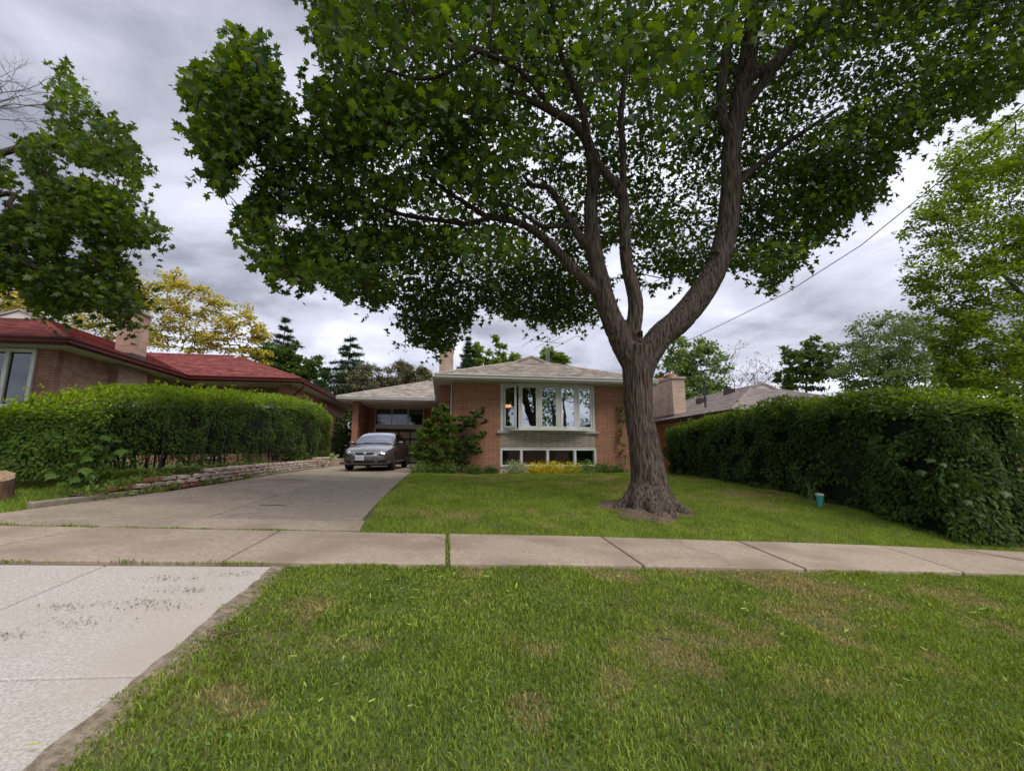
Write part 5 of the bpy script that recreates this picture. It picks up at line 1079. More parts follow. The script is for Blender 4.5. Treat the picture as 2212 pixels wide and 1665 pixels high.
tree('leafy_tree', 'big rounded grey green tree left of the right edge tree', (at(1900, 860, Y=30).x, 30, GR), [(1900, 755, 70, 60), (1950, 740, 55, 50), (1850, 795, 60, 50), (1970, 800, 60, 55), (1915, 820, 90, 40), (1940, 710, 40, 28)], 30, 14500, .26, (.075, .13, .035), (.15, .215, .065), hi=(.2, .28, .11), p=.15, tr=.3)
tree('leafy_tree', 'dark green trees low behind the right hedge at the right edge', (at(2160, 860, Y=19).x, 19, GR), [(2090, 835, 60, 30), (2170, 820, 60, 40), (2230, 830, 60, 50), (2290, 800, 60, 60)], 19, 6000, .22, (.05, .09, .018), (.11, .16, .03), tr=.2)
# trees across the street, mirrored in the window panes
for k, (x, y, h, r) in enumerate(((7.2, -17, 9.5, 4.6), (13.5, -20, 9.5, 4.0), (24, -18, 10.5, 5.6), (41, -15, 11, 6.8))):
    t = empty('street_tree', (x, y, -.5), 'tree across the street, %s of those mirrored in the bow window' % ('leftmost', 'second from left', 'third from left', 'rightmost')[k], 'tree', 'trees mirrored in the bow window'); MB().tube([(x, y, -.6), (x + .2, y, h * .45), (x, y, h * .85)], [.35, .25, .1], 8).build('trunk', M['bark_far'], t)
    u = norm(rng.normal(size=(60, 3))) * rng.uniform(.3, 1, (60, 1)) ** .5 * np.array([r, r, r * .85]) + np.array([x, y, h * .68]); i = rng.integers(0, 60, 2200); tag(leaves('crown', u[i] + rng.normal(0, .5, (2200, 3)), .42, DIAM, greens(2200, (.05, .1, .02), (.1, .16, .03)), M['leaf_matte'], parent=t), kind='stuff')

# houses across the street, mirrored in the lower panes
for k, (x0, x1, lab) in enumerate(((-14, 1, 'brick house across the street mirrored in the left basement panes'), (5, 21, 'brick house across the street mirrored in the right basement panes'))):
    oh = empty('street_house', ((x0 + x1) / 2, -24, -1.2), lab, 'house'); wpart('wall', M['brickL_x'], oh, (x0, x1, -30, -24, -1.4, 2.6)); MB().prism([(x0 - .6, -23.3, 2.6), (x0 - .6, -30.7, 2.6), (x0 - .6, -27, 4.4)], (x1 - x0 + 1.2, 0, 0)).build('roof', M['flashing'], oh)

# ================================================================ HEDGES
def hedge(name, label, y0, y1, xc_f, half, top_f, base_f, n_side, size, c0, c1, tipc, core_in=.36, tpl=OVAL4, thin_low=0.0, seed=5, ends=(True, True)):
    """clipped hedge running along Y: leaves on a lumpy shell round a core painted dark as inner shade, bright young tips on top"""
    t = empty(name, (xc_f(y0), y0, base_f(y0)), label, 'hedge'); rr = np.random.default_rng(seed)
    def shell(y, v):
        """v in 0..1 round the section from left foot over the top to right foot"""
        return None
    n = n_side; y = rr.uniform(y0 - half * .3, y1 + half * .3, n); face = rr.uniform(size=n); yc = np.clip(y, y0, y1)
    xc = np.array([xc_f(q) for q in yc]); zt = np.array([top_f(q) for q in yc]); zb = np.array([base_f(q) for q in yc]); H = zt - zb
    th = rr.uniform(0, math.pi, n); sgn = np.where(np.cos(th) > 0, 1, -1)     # super-ellipse section
    pe = .32; sx = np.sign(np.cos(th)) * np.abs(np.cos(th)) ** pe; sz = np.abs(np.sin(th)) ** pe
    v = rr.uniform(size=n); side = rr.uniform(size=n) < .72
    sx = np.where(side, np.sign(sx) * (.93 + .07 * rr.uniform(size=n)), rr.uniform(-1, 1, n)); sz = np.where(side, v, .96 + .04 * rr.uniform(size=n))
    rnd_ = np.sqrt(np.clip(1 - np.abs(sx) ** 5, 0, 1)) * .14 - .14; sz = np.where(side, sz, sz + rnd_)
    endf = np.clip(np.maximum(y0 - y, y - y1) / (half * .3), 0, 1); sx = sx * np.sqrt(1 - endf ** 2 * .9)
    bulge = (vnoise(y + 7 * np.sign(sx) * side, sz * 2.2, .9, seed) - .5) * 1.5 + (vnoise(y - 3 * np.sign(sx) * side, sz * 2.2, .3, seed + 1) - .5) * .7
    x = xc + sx * half * (1 + .36 * bulge) * np.where(side, 1 - .20 * sz ** 6 - .10 * (1 - sz) ** 2, 1) ; z = zb + H * sz * (1 + .15 * bulge * (~side)) - .14 * (~side) * np.abs(sx) ** 3 - .0
    depth = rr.exponential(.07, n); x -= np.sign(sx) * depth * side; z -= depth * .8 * (~side)
    P = np.stack([x, y, z], -1); k = np.ones(n, bool)
    k &= ~(side & (vnoise(y + 9 * np.sign(sx), z, .26, seed + 3) > .78)); k &= ~(side & (vnoise(y - 5 * np.sign(sx), z, .6, seed + 4) > .82))
    if thin_low: k &= ~((sz < .42) & (rr.uniform(size=n) < thin_low * (1 - sz / .42) ** .5))
    P, sx2, sz2, sd = P[k], sx[k], sz[k], side[k]; N = np.stack([np.where(sd, np.sign(sx2), sx2 * .3), rr.normal(0, .25, len(P)), np.where(sd, .35, 1.0)], -1)
    A = np.stack([np.where(sd, np.sign(sx2) * .5, 0), rr.normal(0, .6, len(P)), np.where(sd, -.6, .3)], -1)
    cols = greens(len(P), c0, c1); tipk = np.clip((sz2 - .82) / .16, 0, 1)[:, None] * rr.uniform(.45, 1, (len(P), 1)); cols = cols * (1 - tipk) + np.array(tipc) * tipk
    ne = int(n * .09)          # the cut ends of the hedge
    for ye, dr in ((y0 - half * .12, -1), (y1 + half * .12, 1)):
        ex_ = rr.uniform(-1, 1, ne); ez = rr.uniform(0, 1, ne); bl = (vnoise(ex_, ez, .35, seed) - .5) * 2
        Q = np.stack([xc_f(y0 if dr < 0 else y1) + ex_ * half * .96, ye + dr * (.10 * bl - .25 * ez ** 4 - .2 * np.abs(ex_) ** 4) - dr * rr.exponential(.06, ne), base_f(y0 if dr < 0 else y1) + ez * (top_f(y0 if dr < 0 else y1) - base_f(y0 if dr < 0 else y1)) * (1 - .08 * np.abs(ex_) ** 4)], -1)
        P = np.concatenate([P, Q]); N = np.concatenate([N, np.tile([0, dr * 1.0, .35], (ne, 1))]); A = np.concatenate([A, np.stack([rr.normal(0, .6, ne), np.full(ne, dr * .4), np.full(ne, -.6)], -1)]); sz2 = np.concatenate([sz2, ez])
    cols = greens(len(P), c0, c1); tipk = np.clip((sz2 - .80 - .14 * vnoise(P[:, 1], P[:, 0], .3, 69)) / .12, 0, 1)[:, None] * rr.uniform(.2, 1, (len(P), 1)); cols = cols * (1 - tipk) + np.array(tipc) * tipk; cols *= (.7 + .6 * vnoise(P[:, 1], P[:, 2] + P[:, 0], .35, 66))[:, None]
    tag(leaves('foliage', P, size, tpl, cols, M['leaf_matte'], N=N, out=A, parent=t), kind='stuff')
    # upright young shoots above the cut
    m = int((y1 - y0) * 130); ys_ = rr.uniform(y0, y1, m); xs_ = np.array([xc_f(q) for q in ys_]) + rr.uniform(-.95, .95, m) * half; zz = np.array([top_f(q) for q in ys_]) - .06 + np.abs(rr.normal(0, .07, m)) * (.5 + 1.6 * vnoise(xs_, ys_, .4, 67)) - .12 * (np.abs(xs_ - np.array([xc_f(q) for q in ys_])) / half) ** 5
    Q = np.repeat(np.stack([xs_, ys_, zz], -1), 3, 0) + rr.normal(0, .025, (m * 3, 3)); tag(leaves('shoots', Q, size * .9, tpl, greens(m * 3, np.array(tipc) * .8, np.array(tipc) * 1.2), M['leaf_matte'], up=.2, parent=t, out=np.tile([0, 0, 1.2], (m * 3, 1))), kind='stuff')
    # opaque near-black core, painted as the shade inside the hedge; then stems
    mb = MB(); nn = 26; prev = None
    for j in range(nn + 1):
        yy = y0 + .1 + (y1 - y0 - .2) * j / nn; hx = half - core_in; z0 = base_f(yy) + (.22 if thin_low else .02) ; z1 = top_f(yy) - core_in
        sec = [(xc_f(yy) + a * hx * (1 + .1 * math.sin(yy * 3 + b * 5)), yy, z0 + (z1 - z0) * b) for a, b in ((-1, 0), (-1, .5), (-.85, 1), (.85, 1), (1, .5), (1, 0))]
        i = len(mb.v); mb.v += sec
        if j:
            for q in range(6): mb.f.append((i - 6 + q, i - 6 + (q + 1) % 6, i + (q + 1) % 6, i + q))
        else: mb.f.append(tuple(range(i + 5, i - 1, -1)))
    mb.f.append(tuple(range(len(mb.v) - 6, len(mb.v)))); mb.build('shade_core', M['hedge_core'], t)
    sm = MB(); ns = int((y1 - y0) * (7 if thin_low else 4))
    for _ in range(ns):
        yy = rr.uniform(y0 + .1, y1 - .1); x0 = xc_f(yy) + rr.uniform(-.3, .8) * half * .8; zb_ = base_f(yy) - .05; q = [(x0, yy, zb_), (x0 + rr.normal(0, .08), yy + rr.normal(0, .12), zb_ + .5), (x0 + rr.normal(0, .15), yy + rr.normal(0, .25), zb_ + 1.1)]; sm.tube(q, [.022, .016, .008], 5, cap=False)
    tag(sm.build('stems', M['bark_far'], t), kind='stuff'); return t
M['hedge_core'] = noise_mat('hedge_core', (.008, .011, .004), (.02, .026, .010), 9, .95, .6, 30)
lt = lambda y: np.interp(y, [7.4, 8.0, 8.8, 9.8, 11.5, 14, 17, 19.4, 20.6], [HC + .50, HC + .80, HC + 1.10, HC + 1.32, HC + 1.48, HC + 1.78, HC + 2.05, HC + 2.15, HC + 1.8])
lb = lambda y: g(-6.4, y) + .16
hedge('privet_hedge', 'long clipped privet hedge above the low stone wall beside the driveway', 7.95, 20.75, lambda y: float(np.interp(y, [8, 12, 20.5], [-6.42, -6.2, -5.85])), .80, lt, lb, 48000, .075, (.05, .098, .014), (.105, .17, .024), (.25, .37, .026), thin_low=.38, seed=5)
rtop = lambda y: np.interp(y, [5.9, 7.5, 9, 11, 13, 14.6], [HC + .98, HC + 1.16, HC + 1.24, HC + 1.22, HC + 1.10, HC + .92])
rbase = lambda y: g(9.0, y) + .0 if False else g(8.3, y) - .05
hedge('broadleaf_hedge', 'tall dense dark green hedge on the right of the lawn', 5.95, 14.4, lambda y: 9.0 - .02 * (y - 6), .98, rtop, rbase, 49000, .10, (.035, .075, .015), (.085, .14, .025), (.16, .25, .02), seed=9, core_in=.3)
# broad maple leaves sprouting out of the hedges
def seedling(name, label, spots, size, c0, c1, parent=None, cat='plant'):
    P = []; mb = MB(); base = Vector(spots[0]); t = empty(name, base, label, cat)
    for s in spots[1:]: P.append(s); mb.tube([base, Vector(base).lerp(Vector(s), .5) + Vector((0, 0, .1)), s], [.005, .004, .002], 5, cap=False)
    mb.build('stem', M['bark_far'], t); T, F = MAPLE; ms = [np_mesh('leaf', T * size, F, np.repeat(greens(1, c0, c1), len(T), 0), M['leaf']) for _ in range(4)]
    for i, p in enumerate(P):
        o = bpy.data.objects.new('leaf', ms[i % 4]); COL.objects.link(o); o.parent = t; o.location = Vector(p) - base; d = -Vector(p); o.rotation_euler = (rnd.uniform(-.9, -.2), rnd.uniform(-.3, .3), math.atan2(d.y, d.x) - math.pi / 2 + rnd.uniform(-.7, .7)); k = rnd.uniform(.75, 1.3); o.scale = (k, k, k)
sp = [Vector((-5.8, 8.0, g(-5.8, 8.0) + .05))]
for (px, py) in ((115, 1022), (150, 1000), (165, 1030), (190, 985), (205, 975), (225, 1000), (240, 985), (185, 1010), (210, 960), (225, 940), (250, 950), (140, 1040), (170, 970), (240, 1010), (200, 1025), (260, 970), (222, 925)): sp.append(at(px, py, X=-5.58 + rnd.uniform(-.15, .12)))
seedling('maple_seedling', 'maple seedling with broad bright leaves at the foot of the left hedge', sp, .17, (.07, .135, .016), (.11, .20, .026))
sp = [Vector((8.8, 6.8, g(8.8, 6.8) + .3))]
for (px, py) in ((1985, 1015), (2035, 1000), (2060, 1045), (2000, 1050), (2090, 1080), (2120, 1110), (2010, 990), (2075, 990), (2150, 1010), (2170, 1060)): sp.append(at(px, py, X=7.88 + rnd.uniform(-.12, .05)))
seedling('maple_seedling', 'broad pale maple leaves poking out of the right hedge', sp, .12, (.045, .09, .015), (.075, .135, .022))

# ================================================================ low rubble wall along the driveway
def rubble_wall():
    t = empty('stone_wall', (-5.05, 13, g(-5.05, 13)), 'low wall of pale rubble stones and a few bricks along the driveway', 'wall'); rr = random.Random(3)
    mats = [noise_mat('rubble_pale', (.44, .345, .265), (.60, .49, .39), 7, .95, .7, 30, objrand=.14), noise_mat('rubble_red', (.28, .10, .07), (.40, .16, .11), 8, .95, .6, 40, objrand=.15)]
    def stone(w, h, d, m):
        mb = MB(); prof = []; n = 7
        pts = [(-w / 2, -h / 2), (-w * .2, -h / 2 * rr.uniform(.8, 1.15)), (w * .25, -h / 2 * rr.uniform(.8, 1.1)), (w / 2, -h * rr.uniform(.25, .45)), (w / 2 * rr.uniform(.9, 1), h * rr.uniform(.2, .45)), (w * .15, h / 2 * rr.uniform(.8, 1.1)), (-w * .3, h / 2 * rr.uniform(.85, 1.1)), (-w / 2, h * rr.uniform(.2, .45))]
        n = len(pts)
        for (sc, x) in ((1, -d), (1, 0), (.72, .025)): mb.v += [(x + rr.uniform(-.008, .008) * (x > -d), a * sc, b * sc) for a, b in pts]
        for r in (0, 1):
            for k in range(n): a, b = r * n + k, r * n + (k + 1) % n; mb.f.append((a, b, b + n, a + n))
        mb.f.append(tuple(range(2 * n, 3 * n))); return mb.mesh('stone', m)
    lib = [stone(rr.uniform(.26, .46), .082, .16, mats[0]) for _ in range(12)]; libr = [MB().box(-.12, .03, -.10, .10, -.035, .035).mesh('brick', mats[1]) for _ in range(2)]
    bed = MB(); i = 0
    for y in np.arange(7.55, 20.4, .4):
        h = hgt(y); i = len(bed.v); x = wx(y); z = g(x, y); bed.v += [(x - .17, y, z - .2), (x - .035, y, z - .2), (x - .035, y, z + h - .03), (x - .17, y, z + h - .03)]
        if i: 
            for q in range(4): bed.f.append((i - 4 + q, i - 4 + (q + 1) % 4, i + (q + 1) % 4, i + q))
    bed.build('mortar_bed', M['dark_joint'], t)
    y = 7.5; cnt = 0
    for row in range(5):
        y = 7.5 + rr.uniform(0, .2)
        while y < 20.4:
            red = (y < 9.0 and row < 3 and rr.random() < .65) or (row == 0 and 9 <= y < 10.4) or rr.random() < .03; w = .21 if red else rr.uniform(.26, .46); h = hgt(y)
            if (row + .6) * .085 < h and cnt < 290:
                x = wx(y + w / 2); o = place('brick' if red else 'stone', rr.choice(libr if red else lib), t, (x + rr.uniform(-.015, .01), y + w / 2, g(x, y + w / 2) + .045 + row * .085)); o.scale = (1, 1 if red else w / .36, rr.uniform(.85, 1.05)); o.rotation_euler = (rr.uniform(-.05, .05), 0, rr.uniform(-.05, .05)); cnt += 1
            y += w + .012
    # long kerb at its foot
    kb = empty('kerb', (-5.0, 8, g(-5, 8))); kb.parent = t; kb.location = Vector((-5.0, 8, g(-5, 8))) - Vector(t.location)
    for a, b in ((6.75, 7.6), (7.6, 8.5), (12.4, 16.0), (16.0, 20.3)):
        mb = MB(); xa, xb = wx(a) + .05, wx(b) + .05; mb.prism([(xa, a + .01, g(xa, a) - .1), (xa + .09, a + .01, g(xa, a) - .1), (xa + .09, a + .01, g(xa, a) + .07), (xa, a + .01, g(xa, a) + .08)], (xb - xa, b - a - .02, g(xb, b) - g(xa, a))); mb.build('kerb_stone', M['drive_dark'], kb, bevel=.012)
def hgt(y): return float(np.interp(y, [7.5, 8.2, 8.6, 9.2, 11, 14, 20.4], [.10, .17, .24, .26, .33, .37, .40]))
def wx(y): return float(np.interp(y, [6.7, 7.5, 9, 10.5, 21], [-5.46, -5.34, -5.16, -5.04, -5.02]))
rubble_wall()
def weeds_wall():
    n = 2600; y = rng.uniform(7.2, 20.2, n); x = -5.25 + rng.normal(0, .16, n); x = np.where(rng.uniform(size=n) < .25, np.interp(y, [6.7, 7.5, 9, 10.5, 21], [-5.36, -5.26, -5.08, -4.97, -4.96]) + rng.uniform(0, .06, n), x)
    k = vnoise(x, y, .5, 44) > .45; x, y = x[k], y[k]; low = x > -5.12; z = ground(x, y) + np.where(low, .01, np.interp(y, [7.5, 9.2, 20], [.1, .25, .38])) + rng.uniform(0, .08, len(x))
    o = leaves('weeds', np.stack([x, y, z], -1), .085, OVAL, greens(len(x), (.08, .14, .025), (.18, .25, .05)), M['leaf_matte'], up=.3, out=np.tile([.3, 0, .8], (len(x), 1))); tag(o, 'weeds growing on and along the low stone wall', 'weeds', kind='stuff')
weeds_wall()
hp = at(696, 985, Y=20.6)
def hosta(name, label, px, py, Y, r, n, size, c0, c1, cat='plant', tpl=OVAL, gy=None, group=None, h=1.0):
    p = at(px, py, Y=Y); z = g(p.x, Y) if gy is None else gy; t = empty(name, (p.x, Y, z), label, cat, group); q = norm(rng.normal(size=(n, 3))); q[:, 2] = np.abs(q[:, 2]) * h; q *= rng.uniform(.3, 1, (n, 1)); P = np.array([p.x, Y, z]) + q * r
    tag(leaves('foliage', P, size, tpl, greens(n, c0, c1), M['leaf_matte'], up=.8, out=q, parent=t), kind='stuff'); mb = MB()
    for k in range(6): mb.tube([(p.x, Y, z - .03), P[k * (n // 6)]], [.01, .004], 4, cap=False)
    mb.build('stems', M['bark_far'], t); return t
hosta('hosta', 'pale striped hosta on the steps left of the car', 700, 975, 21.6, .55, 260, .22, (.28, .34, .16), (.42, .46, .26), gy=g(-5, 21) + .3, h=.6)
# shrubs in the gap between the houses
for k, (px, py, r, lab) in enumerate(((752, 930, 1.2, 'dark shrub in the gap between the two houses, upper'), (748, 965, .9, 'dark shrub in the gap between the two houses, lower'))):
    p = at(px, py, Y=28 - k * 3); t = hosta('shrub', lab, px, py, 28 - k * 3, r, 1500, .2, (.04, .08, .025), (.09, .14, .04), gy=gz + (1.2 - k * 1.0), h=1.6)
# ---------------------------------------------------------------- shrubs at the facade
def shrub(name, label, foot, blobs, Y, n, size, c0, c1, hi=None, p=0, tpl=OVAL, m='leaf_matte', stems=5, tr=.035):
    foot = Vector(foot); t = empty(name, foot, label, 'shrub'); P, C0 = blob_cloud(blobs, Y, n); mb = MB(); N = np.array([tuple(foot)])
    for c in C0[np.argsort(C0[:, 2])]:
        dd = np.linalg.norm(N - c, axis=1); a = N[int(np.argmin(dd + .0))]; L = dd.min(); mid = (a + c) / 2 + rng.normal(0, .05, 3) * L; mb.tube([a, mid, c], [tr * (1 if len(N) < 12 else .4), tr * .3, .006], 5, cap=False); N = np.vstack([N, mid, c])
    mb.build('stems', M['bark_far'], t); tag(leaves('foliage', P, size, tpl, greens(len(P), c0, c1, hi, p), M[m], up=.7, parent=t), kind='stuff'); return t
f1 = at(948, 1008, Y=15.6); f2 = at(1002, 1008, Y=16.0)
shrub('deciduous_shrub', 'tall bushy green shrub left of the facade corner beside the car', (f1.x, 15.6, g(f1.x, 15.6)), [(925, 950, 30, 32), (950, 920, 28, 30), (908, 975, 22, 26), (940, 985, 40, 22), (962, 890, 14, 22), (940, 893, 10, 10), (955, 965, 25, 30), (972, 930, 18, 30), (915, 935, 15, 18)], 15.5, 9500, .095, (.06, .115, .018), (.13, .20, .03), (.28, .33, .04), .10)
shrub('yew_shrub', 'open layered yew in front of the brick wall left of the bow window', (f2.x, 16.0, g(f2.x, 16.0)), [(1000, 905, 30, 7), (1030, 895, 18, 8), (1042, 884, 7, 6), (1020, 915, 24, 8), (990, 925, 20, 10), (1025, 945, 26, 9), (1046, 910, 9, 5), (1044, 937, 10, 5), (1005, 960, 30, 12), (1025, 972, 18, 10), (985, 985, 22, 16), (1000, 998, 16, 10), (978, 905, 14, 5)], 16.05, 11000, .07, (.045, .085, .018), (.095, .155, .03), (.16, .22, .035), .15, tpl=DIAM, m='needle')
f3 = at(1345, 1000, Y=16.3)
shrub('climbing_vine', 'thin vine on the brick wall just left of the maple trunk', (f3.x, 16.3, g(f3.x, 16.3)), [(1338, 885, 8, 14), (1344, 905, 10, 16), (1341, 935, 6, 20), (1338, 958, 5, 8), (1347, 980, 5, 20)], 16.35, 420, .085, (.07, .11, .02), (.14, .19, .03), (.22, .26, .04), .2, tr=.015)
# flower bed below the basement windows
bedn = 0
SPEC = [('euonymus_bush', 'bright yellow euonymus left of centre under the basement window', 1158, (.55, .46, .03), (.68, .58, .06), .36, 420), ('euonymus_bush', 'bright yellow euonymus in the middle under the basement window', 1192, (.55, .46, .03), (.66, .58, .06), .40, 480), ('euonymus_bush', 'yellow green euonymus at the right under the basement window', 1232, (.40, .40, .03), (.55, .52, .06), .38, 420),
        ('variegated_bush', 'pale variegated groundcover below the left basement pane', 1115, (.27, .33, .15), (.42, .46, .26), .42, 420), ('leafy_bush', 'green leafy bush at the right corner of the basement window', 1268, (.12, .20, .035), (.2, .28, .05), .42, 380), ('leafy_bush', 'low green bush right of the basement window', 1305, (.08, .14, .03), (.14, .21, .05), .36, 340),
        ('leafy_bush', 'low green plants near the maple trunk at the wall foot', 1335, (.08, .14, .03), (.14, .21, .05), .28, 240), ('leafy_bush', 'low dark plants at the wall foot left of the basement window', 1060, (.07, .12, .03), (.12, .19, .045), .26, 260), ('leafy_bush', 'ground plants under the yew at the wall foot', 1022, (.06, .11, .028), (.12, .18, .04), .30, 300),
        ('leafy_bush', 'low plants under the tall shrub at the lawn corner', 968, (.08, .15, .035), (.15, .23, .06), .34, 300), ('leafy_bush', 'bright low plants at the edge of the driveway', 915, (.11, .2, .04), (.19, .28, .07), .38, 380), ('leafy_bush', 'low green plants between driveway edge and tall shrub', 940, (.09, .16, .035), (.15, .23, .06), .32, 280)]
for nm, lab, px, c0, c1, r, n in SPEC: hosta(nm, lab, px, 1010, 15.85 if px > 1040 else 15.2, r * 1.25, int(n * 1.6), .085, c0, c1, cat='plant', h=.9)

# ================================================================ small things
def log():
    p = Vector((-5.95, 5.98, g(-5.95, 5.98))); p = at(2, 1030, Y=7.3); p.z = g(p.x, 7.3); t = empty('cut_log', p, 'short cut section of tree trunk standing on the grass at the left edge', 'log'); mb = MB(); n = 26; rr = [.15 * (1 + .08 * math.sin(k * 1.7) + .04 * math.sin(k * 4.1)) for k in range(n)]
    for s, z in ((1.12, -.03), (1.02, .08), (.98, .2), (.95, .30)):
        for k in range(n): a = 6.283 * k / n; mb.v.append((p.x + rr[k] * s * math.cos(a), p.y + rr[k] * s * math.sin(a), p.z + z + (-.075 * math.cos(a + .85) if z > .25 else 0)))
    for j in range(3):
        for k in range(n): a, b = j * n + k, j * n + (k + 1) % n; mb.f.append((a, b, b + n, a + n))
    mb.build('bark', noise_mat('log_bark', (.05, .028, .02), (.13, .075, .05), 12, .95, .9, 30, stretch=(1, 1, .3)), t)
    c = MB(); top = [Vector(mb.v[3 * n + k]) for k in range(n)]; ctr = sum(top, Vector()) / n; c.v = [tuple(q * .97 + ctr * .03 + Vector((0, 0, .004))) for q in top] + [tuple(ctr + Vector((0, 0, .006)))]; c.f = [(k, (k + 1) % n, n) for k in range(n)]
    c.build('cut_face', noise_mat('cut_wood', (.22, .14, .08), (.38, .26, .16), 25, .85, .3, 60), t)
log()
def pot():
    p = at(1772, 1098, X=7.55); p.z = g(p.x, p.y) - .03; t = empty('plastic_tumbler', p, 'turquoise plastic tub with white rim standing on the lawn by the hedge', 'tub'); m = noise_mat('turquoise', (.03, .30, .27), (.06, .40, .36), 5, .4)
    MB().lathe([(.0, 0), (.04, 0), (.045, .02), (.068, .21), (.072, .22), (.072, .23), (.068, .236), (.072, .24)], p, 22).build('body', m, t, True); MB().lathe([(.073, .24), (.078, .245), (.078, .28), (.073, .285), (.066, .283), (.06, .2), (0, .19)], p, 22).build('rim', noise_mat('rim_white', (.55, .55, .5), (.68, .68, .63), 5, .5), t, True)
    t.rotation_euler = (0, R(4), 0)
pot()
b = empty('garden_weed', at(1755, 1085, X=7.6), 'thin grassy weed stalks beside the turquoise tub', 'weed'); mb = MB()
for k in range(8): q = Vector(b.location) + Vector((rnd.uniform(-.1, .1), rnd.uniform(-.1, .1), -.1)); mb.tube([q, q + Vector((rnd.uniform(-.06, .06), 0, .25)), q + Vector((rnd.uniform(-.15, .15), 0, rnd.uniform(.35, .6)))], [.006, .004, .002], 4)
mb.build('stalks', noise_mat('stalk', (.16, .22, .06), (.24, .3, .1), 4, .8), b)
def fallen_twig(px, py, Y, L, ang, label, z=0):
    p = at(px, py, Y=Y); p.z = g(p.x, Y) + .012; t = empty('fallen_twig', p, label, 'twig'); d = Vector((math.cos(ang), math.sin(ang), 0)); e = Vector((-d.y, d.x, 0))
    MB().tube([p - d * L / 2, p + e * .02 * L, p + d * L / 2], [.006, .005, .003], 5).tube([p, p + d * .2 * L + e * .25 * L], [.004, .002], 4).build('twig', M['bark_far'], t)
fallen_twig(500, 1438, 2.9, .14, .4, 'small dark twig on the pale apron'); fallen_twig(1440, 1440, 2.75, .10, -.5, 'small dark twig in the dry patch of grass'); fallen_twig(590, 1094, 7.4, .38, .1, 'forked twig lying on the dark part of the driveway')
# ---------------------------------------------------------------- rooftop antenna
def antenna():
    c = at(1183, 735, Y=24); t = empty('tv_antenna', Vector((c.x, 24, HC + 4.3)), 'thin metal television antenna above the roof peak', 'antenna')
    def A(px, py): return at(px, py, Y=24)
    m = MB()
    for dx in (-3, 0, 3): m.tube([A(1183 + dx, 745), A(1183 + dx, 800)], .018, 5)
    m.tube([A(1183, 745), A(1182, 722)], .018, 5); m.build('mast', M['alu'], t)
    MB().tube([A(1148, 734), A(1216, 742)], .024, 5).build('boom', M['alu'], t); MB().tube([A(1168, 745.5), A(1196, 747)], .016, 5).build('boom', M['alu'], t)
    for (cx_, cy_, l) in ((1149, 734, 1.0), (1179, 738, .95), (1192, 739.5, .8), (1215, 742, 1.05)):
        q = A(cx_, cy_); d = Vector((.32, -1.75, 0)) * l; MB().tube([q - d, q + d], .013, 5).build('element', M['alu'], t)
    for (cx_, cy_) in ((1149, 734), (1215, 742), (1181, 738), (1183, 745)): q = A(cx_, cy_); MB().box(q.x - .06, q.x + .06, q.y - .05, q.y + .05, q.z - .04, q.z + .04).build('clamp', M['flashing'], t, bevel=.01)
antenna()
# ---------------------------------------------------------------- overhead lines
def cable(name, label, pts, r, sag=0.0):
    P = [Vector(p) for p in pts]; q = []
    for a, b in zip(P[:-1], P[1:]):
        for k in range(12): t = k / 12; q.append(a.lerp(b, t) - Vector((0, 0, sag * 4 * t * (1 - t))))
    q.append(P[-1]); o = MB().tube(q, r, 6).build(name, M['cable'], None, True); tag(o, label, 'cable', 'overhead wires')
cable('service_cable', 'slanting service cable from the house roof up to the right past the maple', [at(1395, 772, Y=17.5), at(1505, 727, Y=14.9), at(1700, 632, Y=11.0), at(1860, 530, Y=8.7), at(2030, 392, Y=6.9), at(2212, 226, Y=5.2), at(2500, -40, Y=3.7)], .0105)
cable('street_wire', 'upper wire crossing the maple crown at the top right', [at(1500, -60, s=9), at(1875, 10, s=9.3), at(2120, 80, s=9.9), at(2500, 210, s=11)], .012); cable('street_wire', 'lower wire crossing the maple crown at the top right', [at(1420, -60, s=9), at(1728, 21, s=9.2), at(2040, 119, s=9.8), at(2500, 290, s=11)], .012)

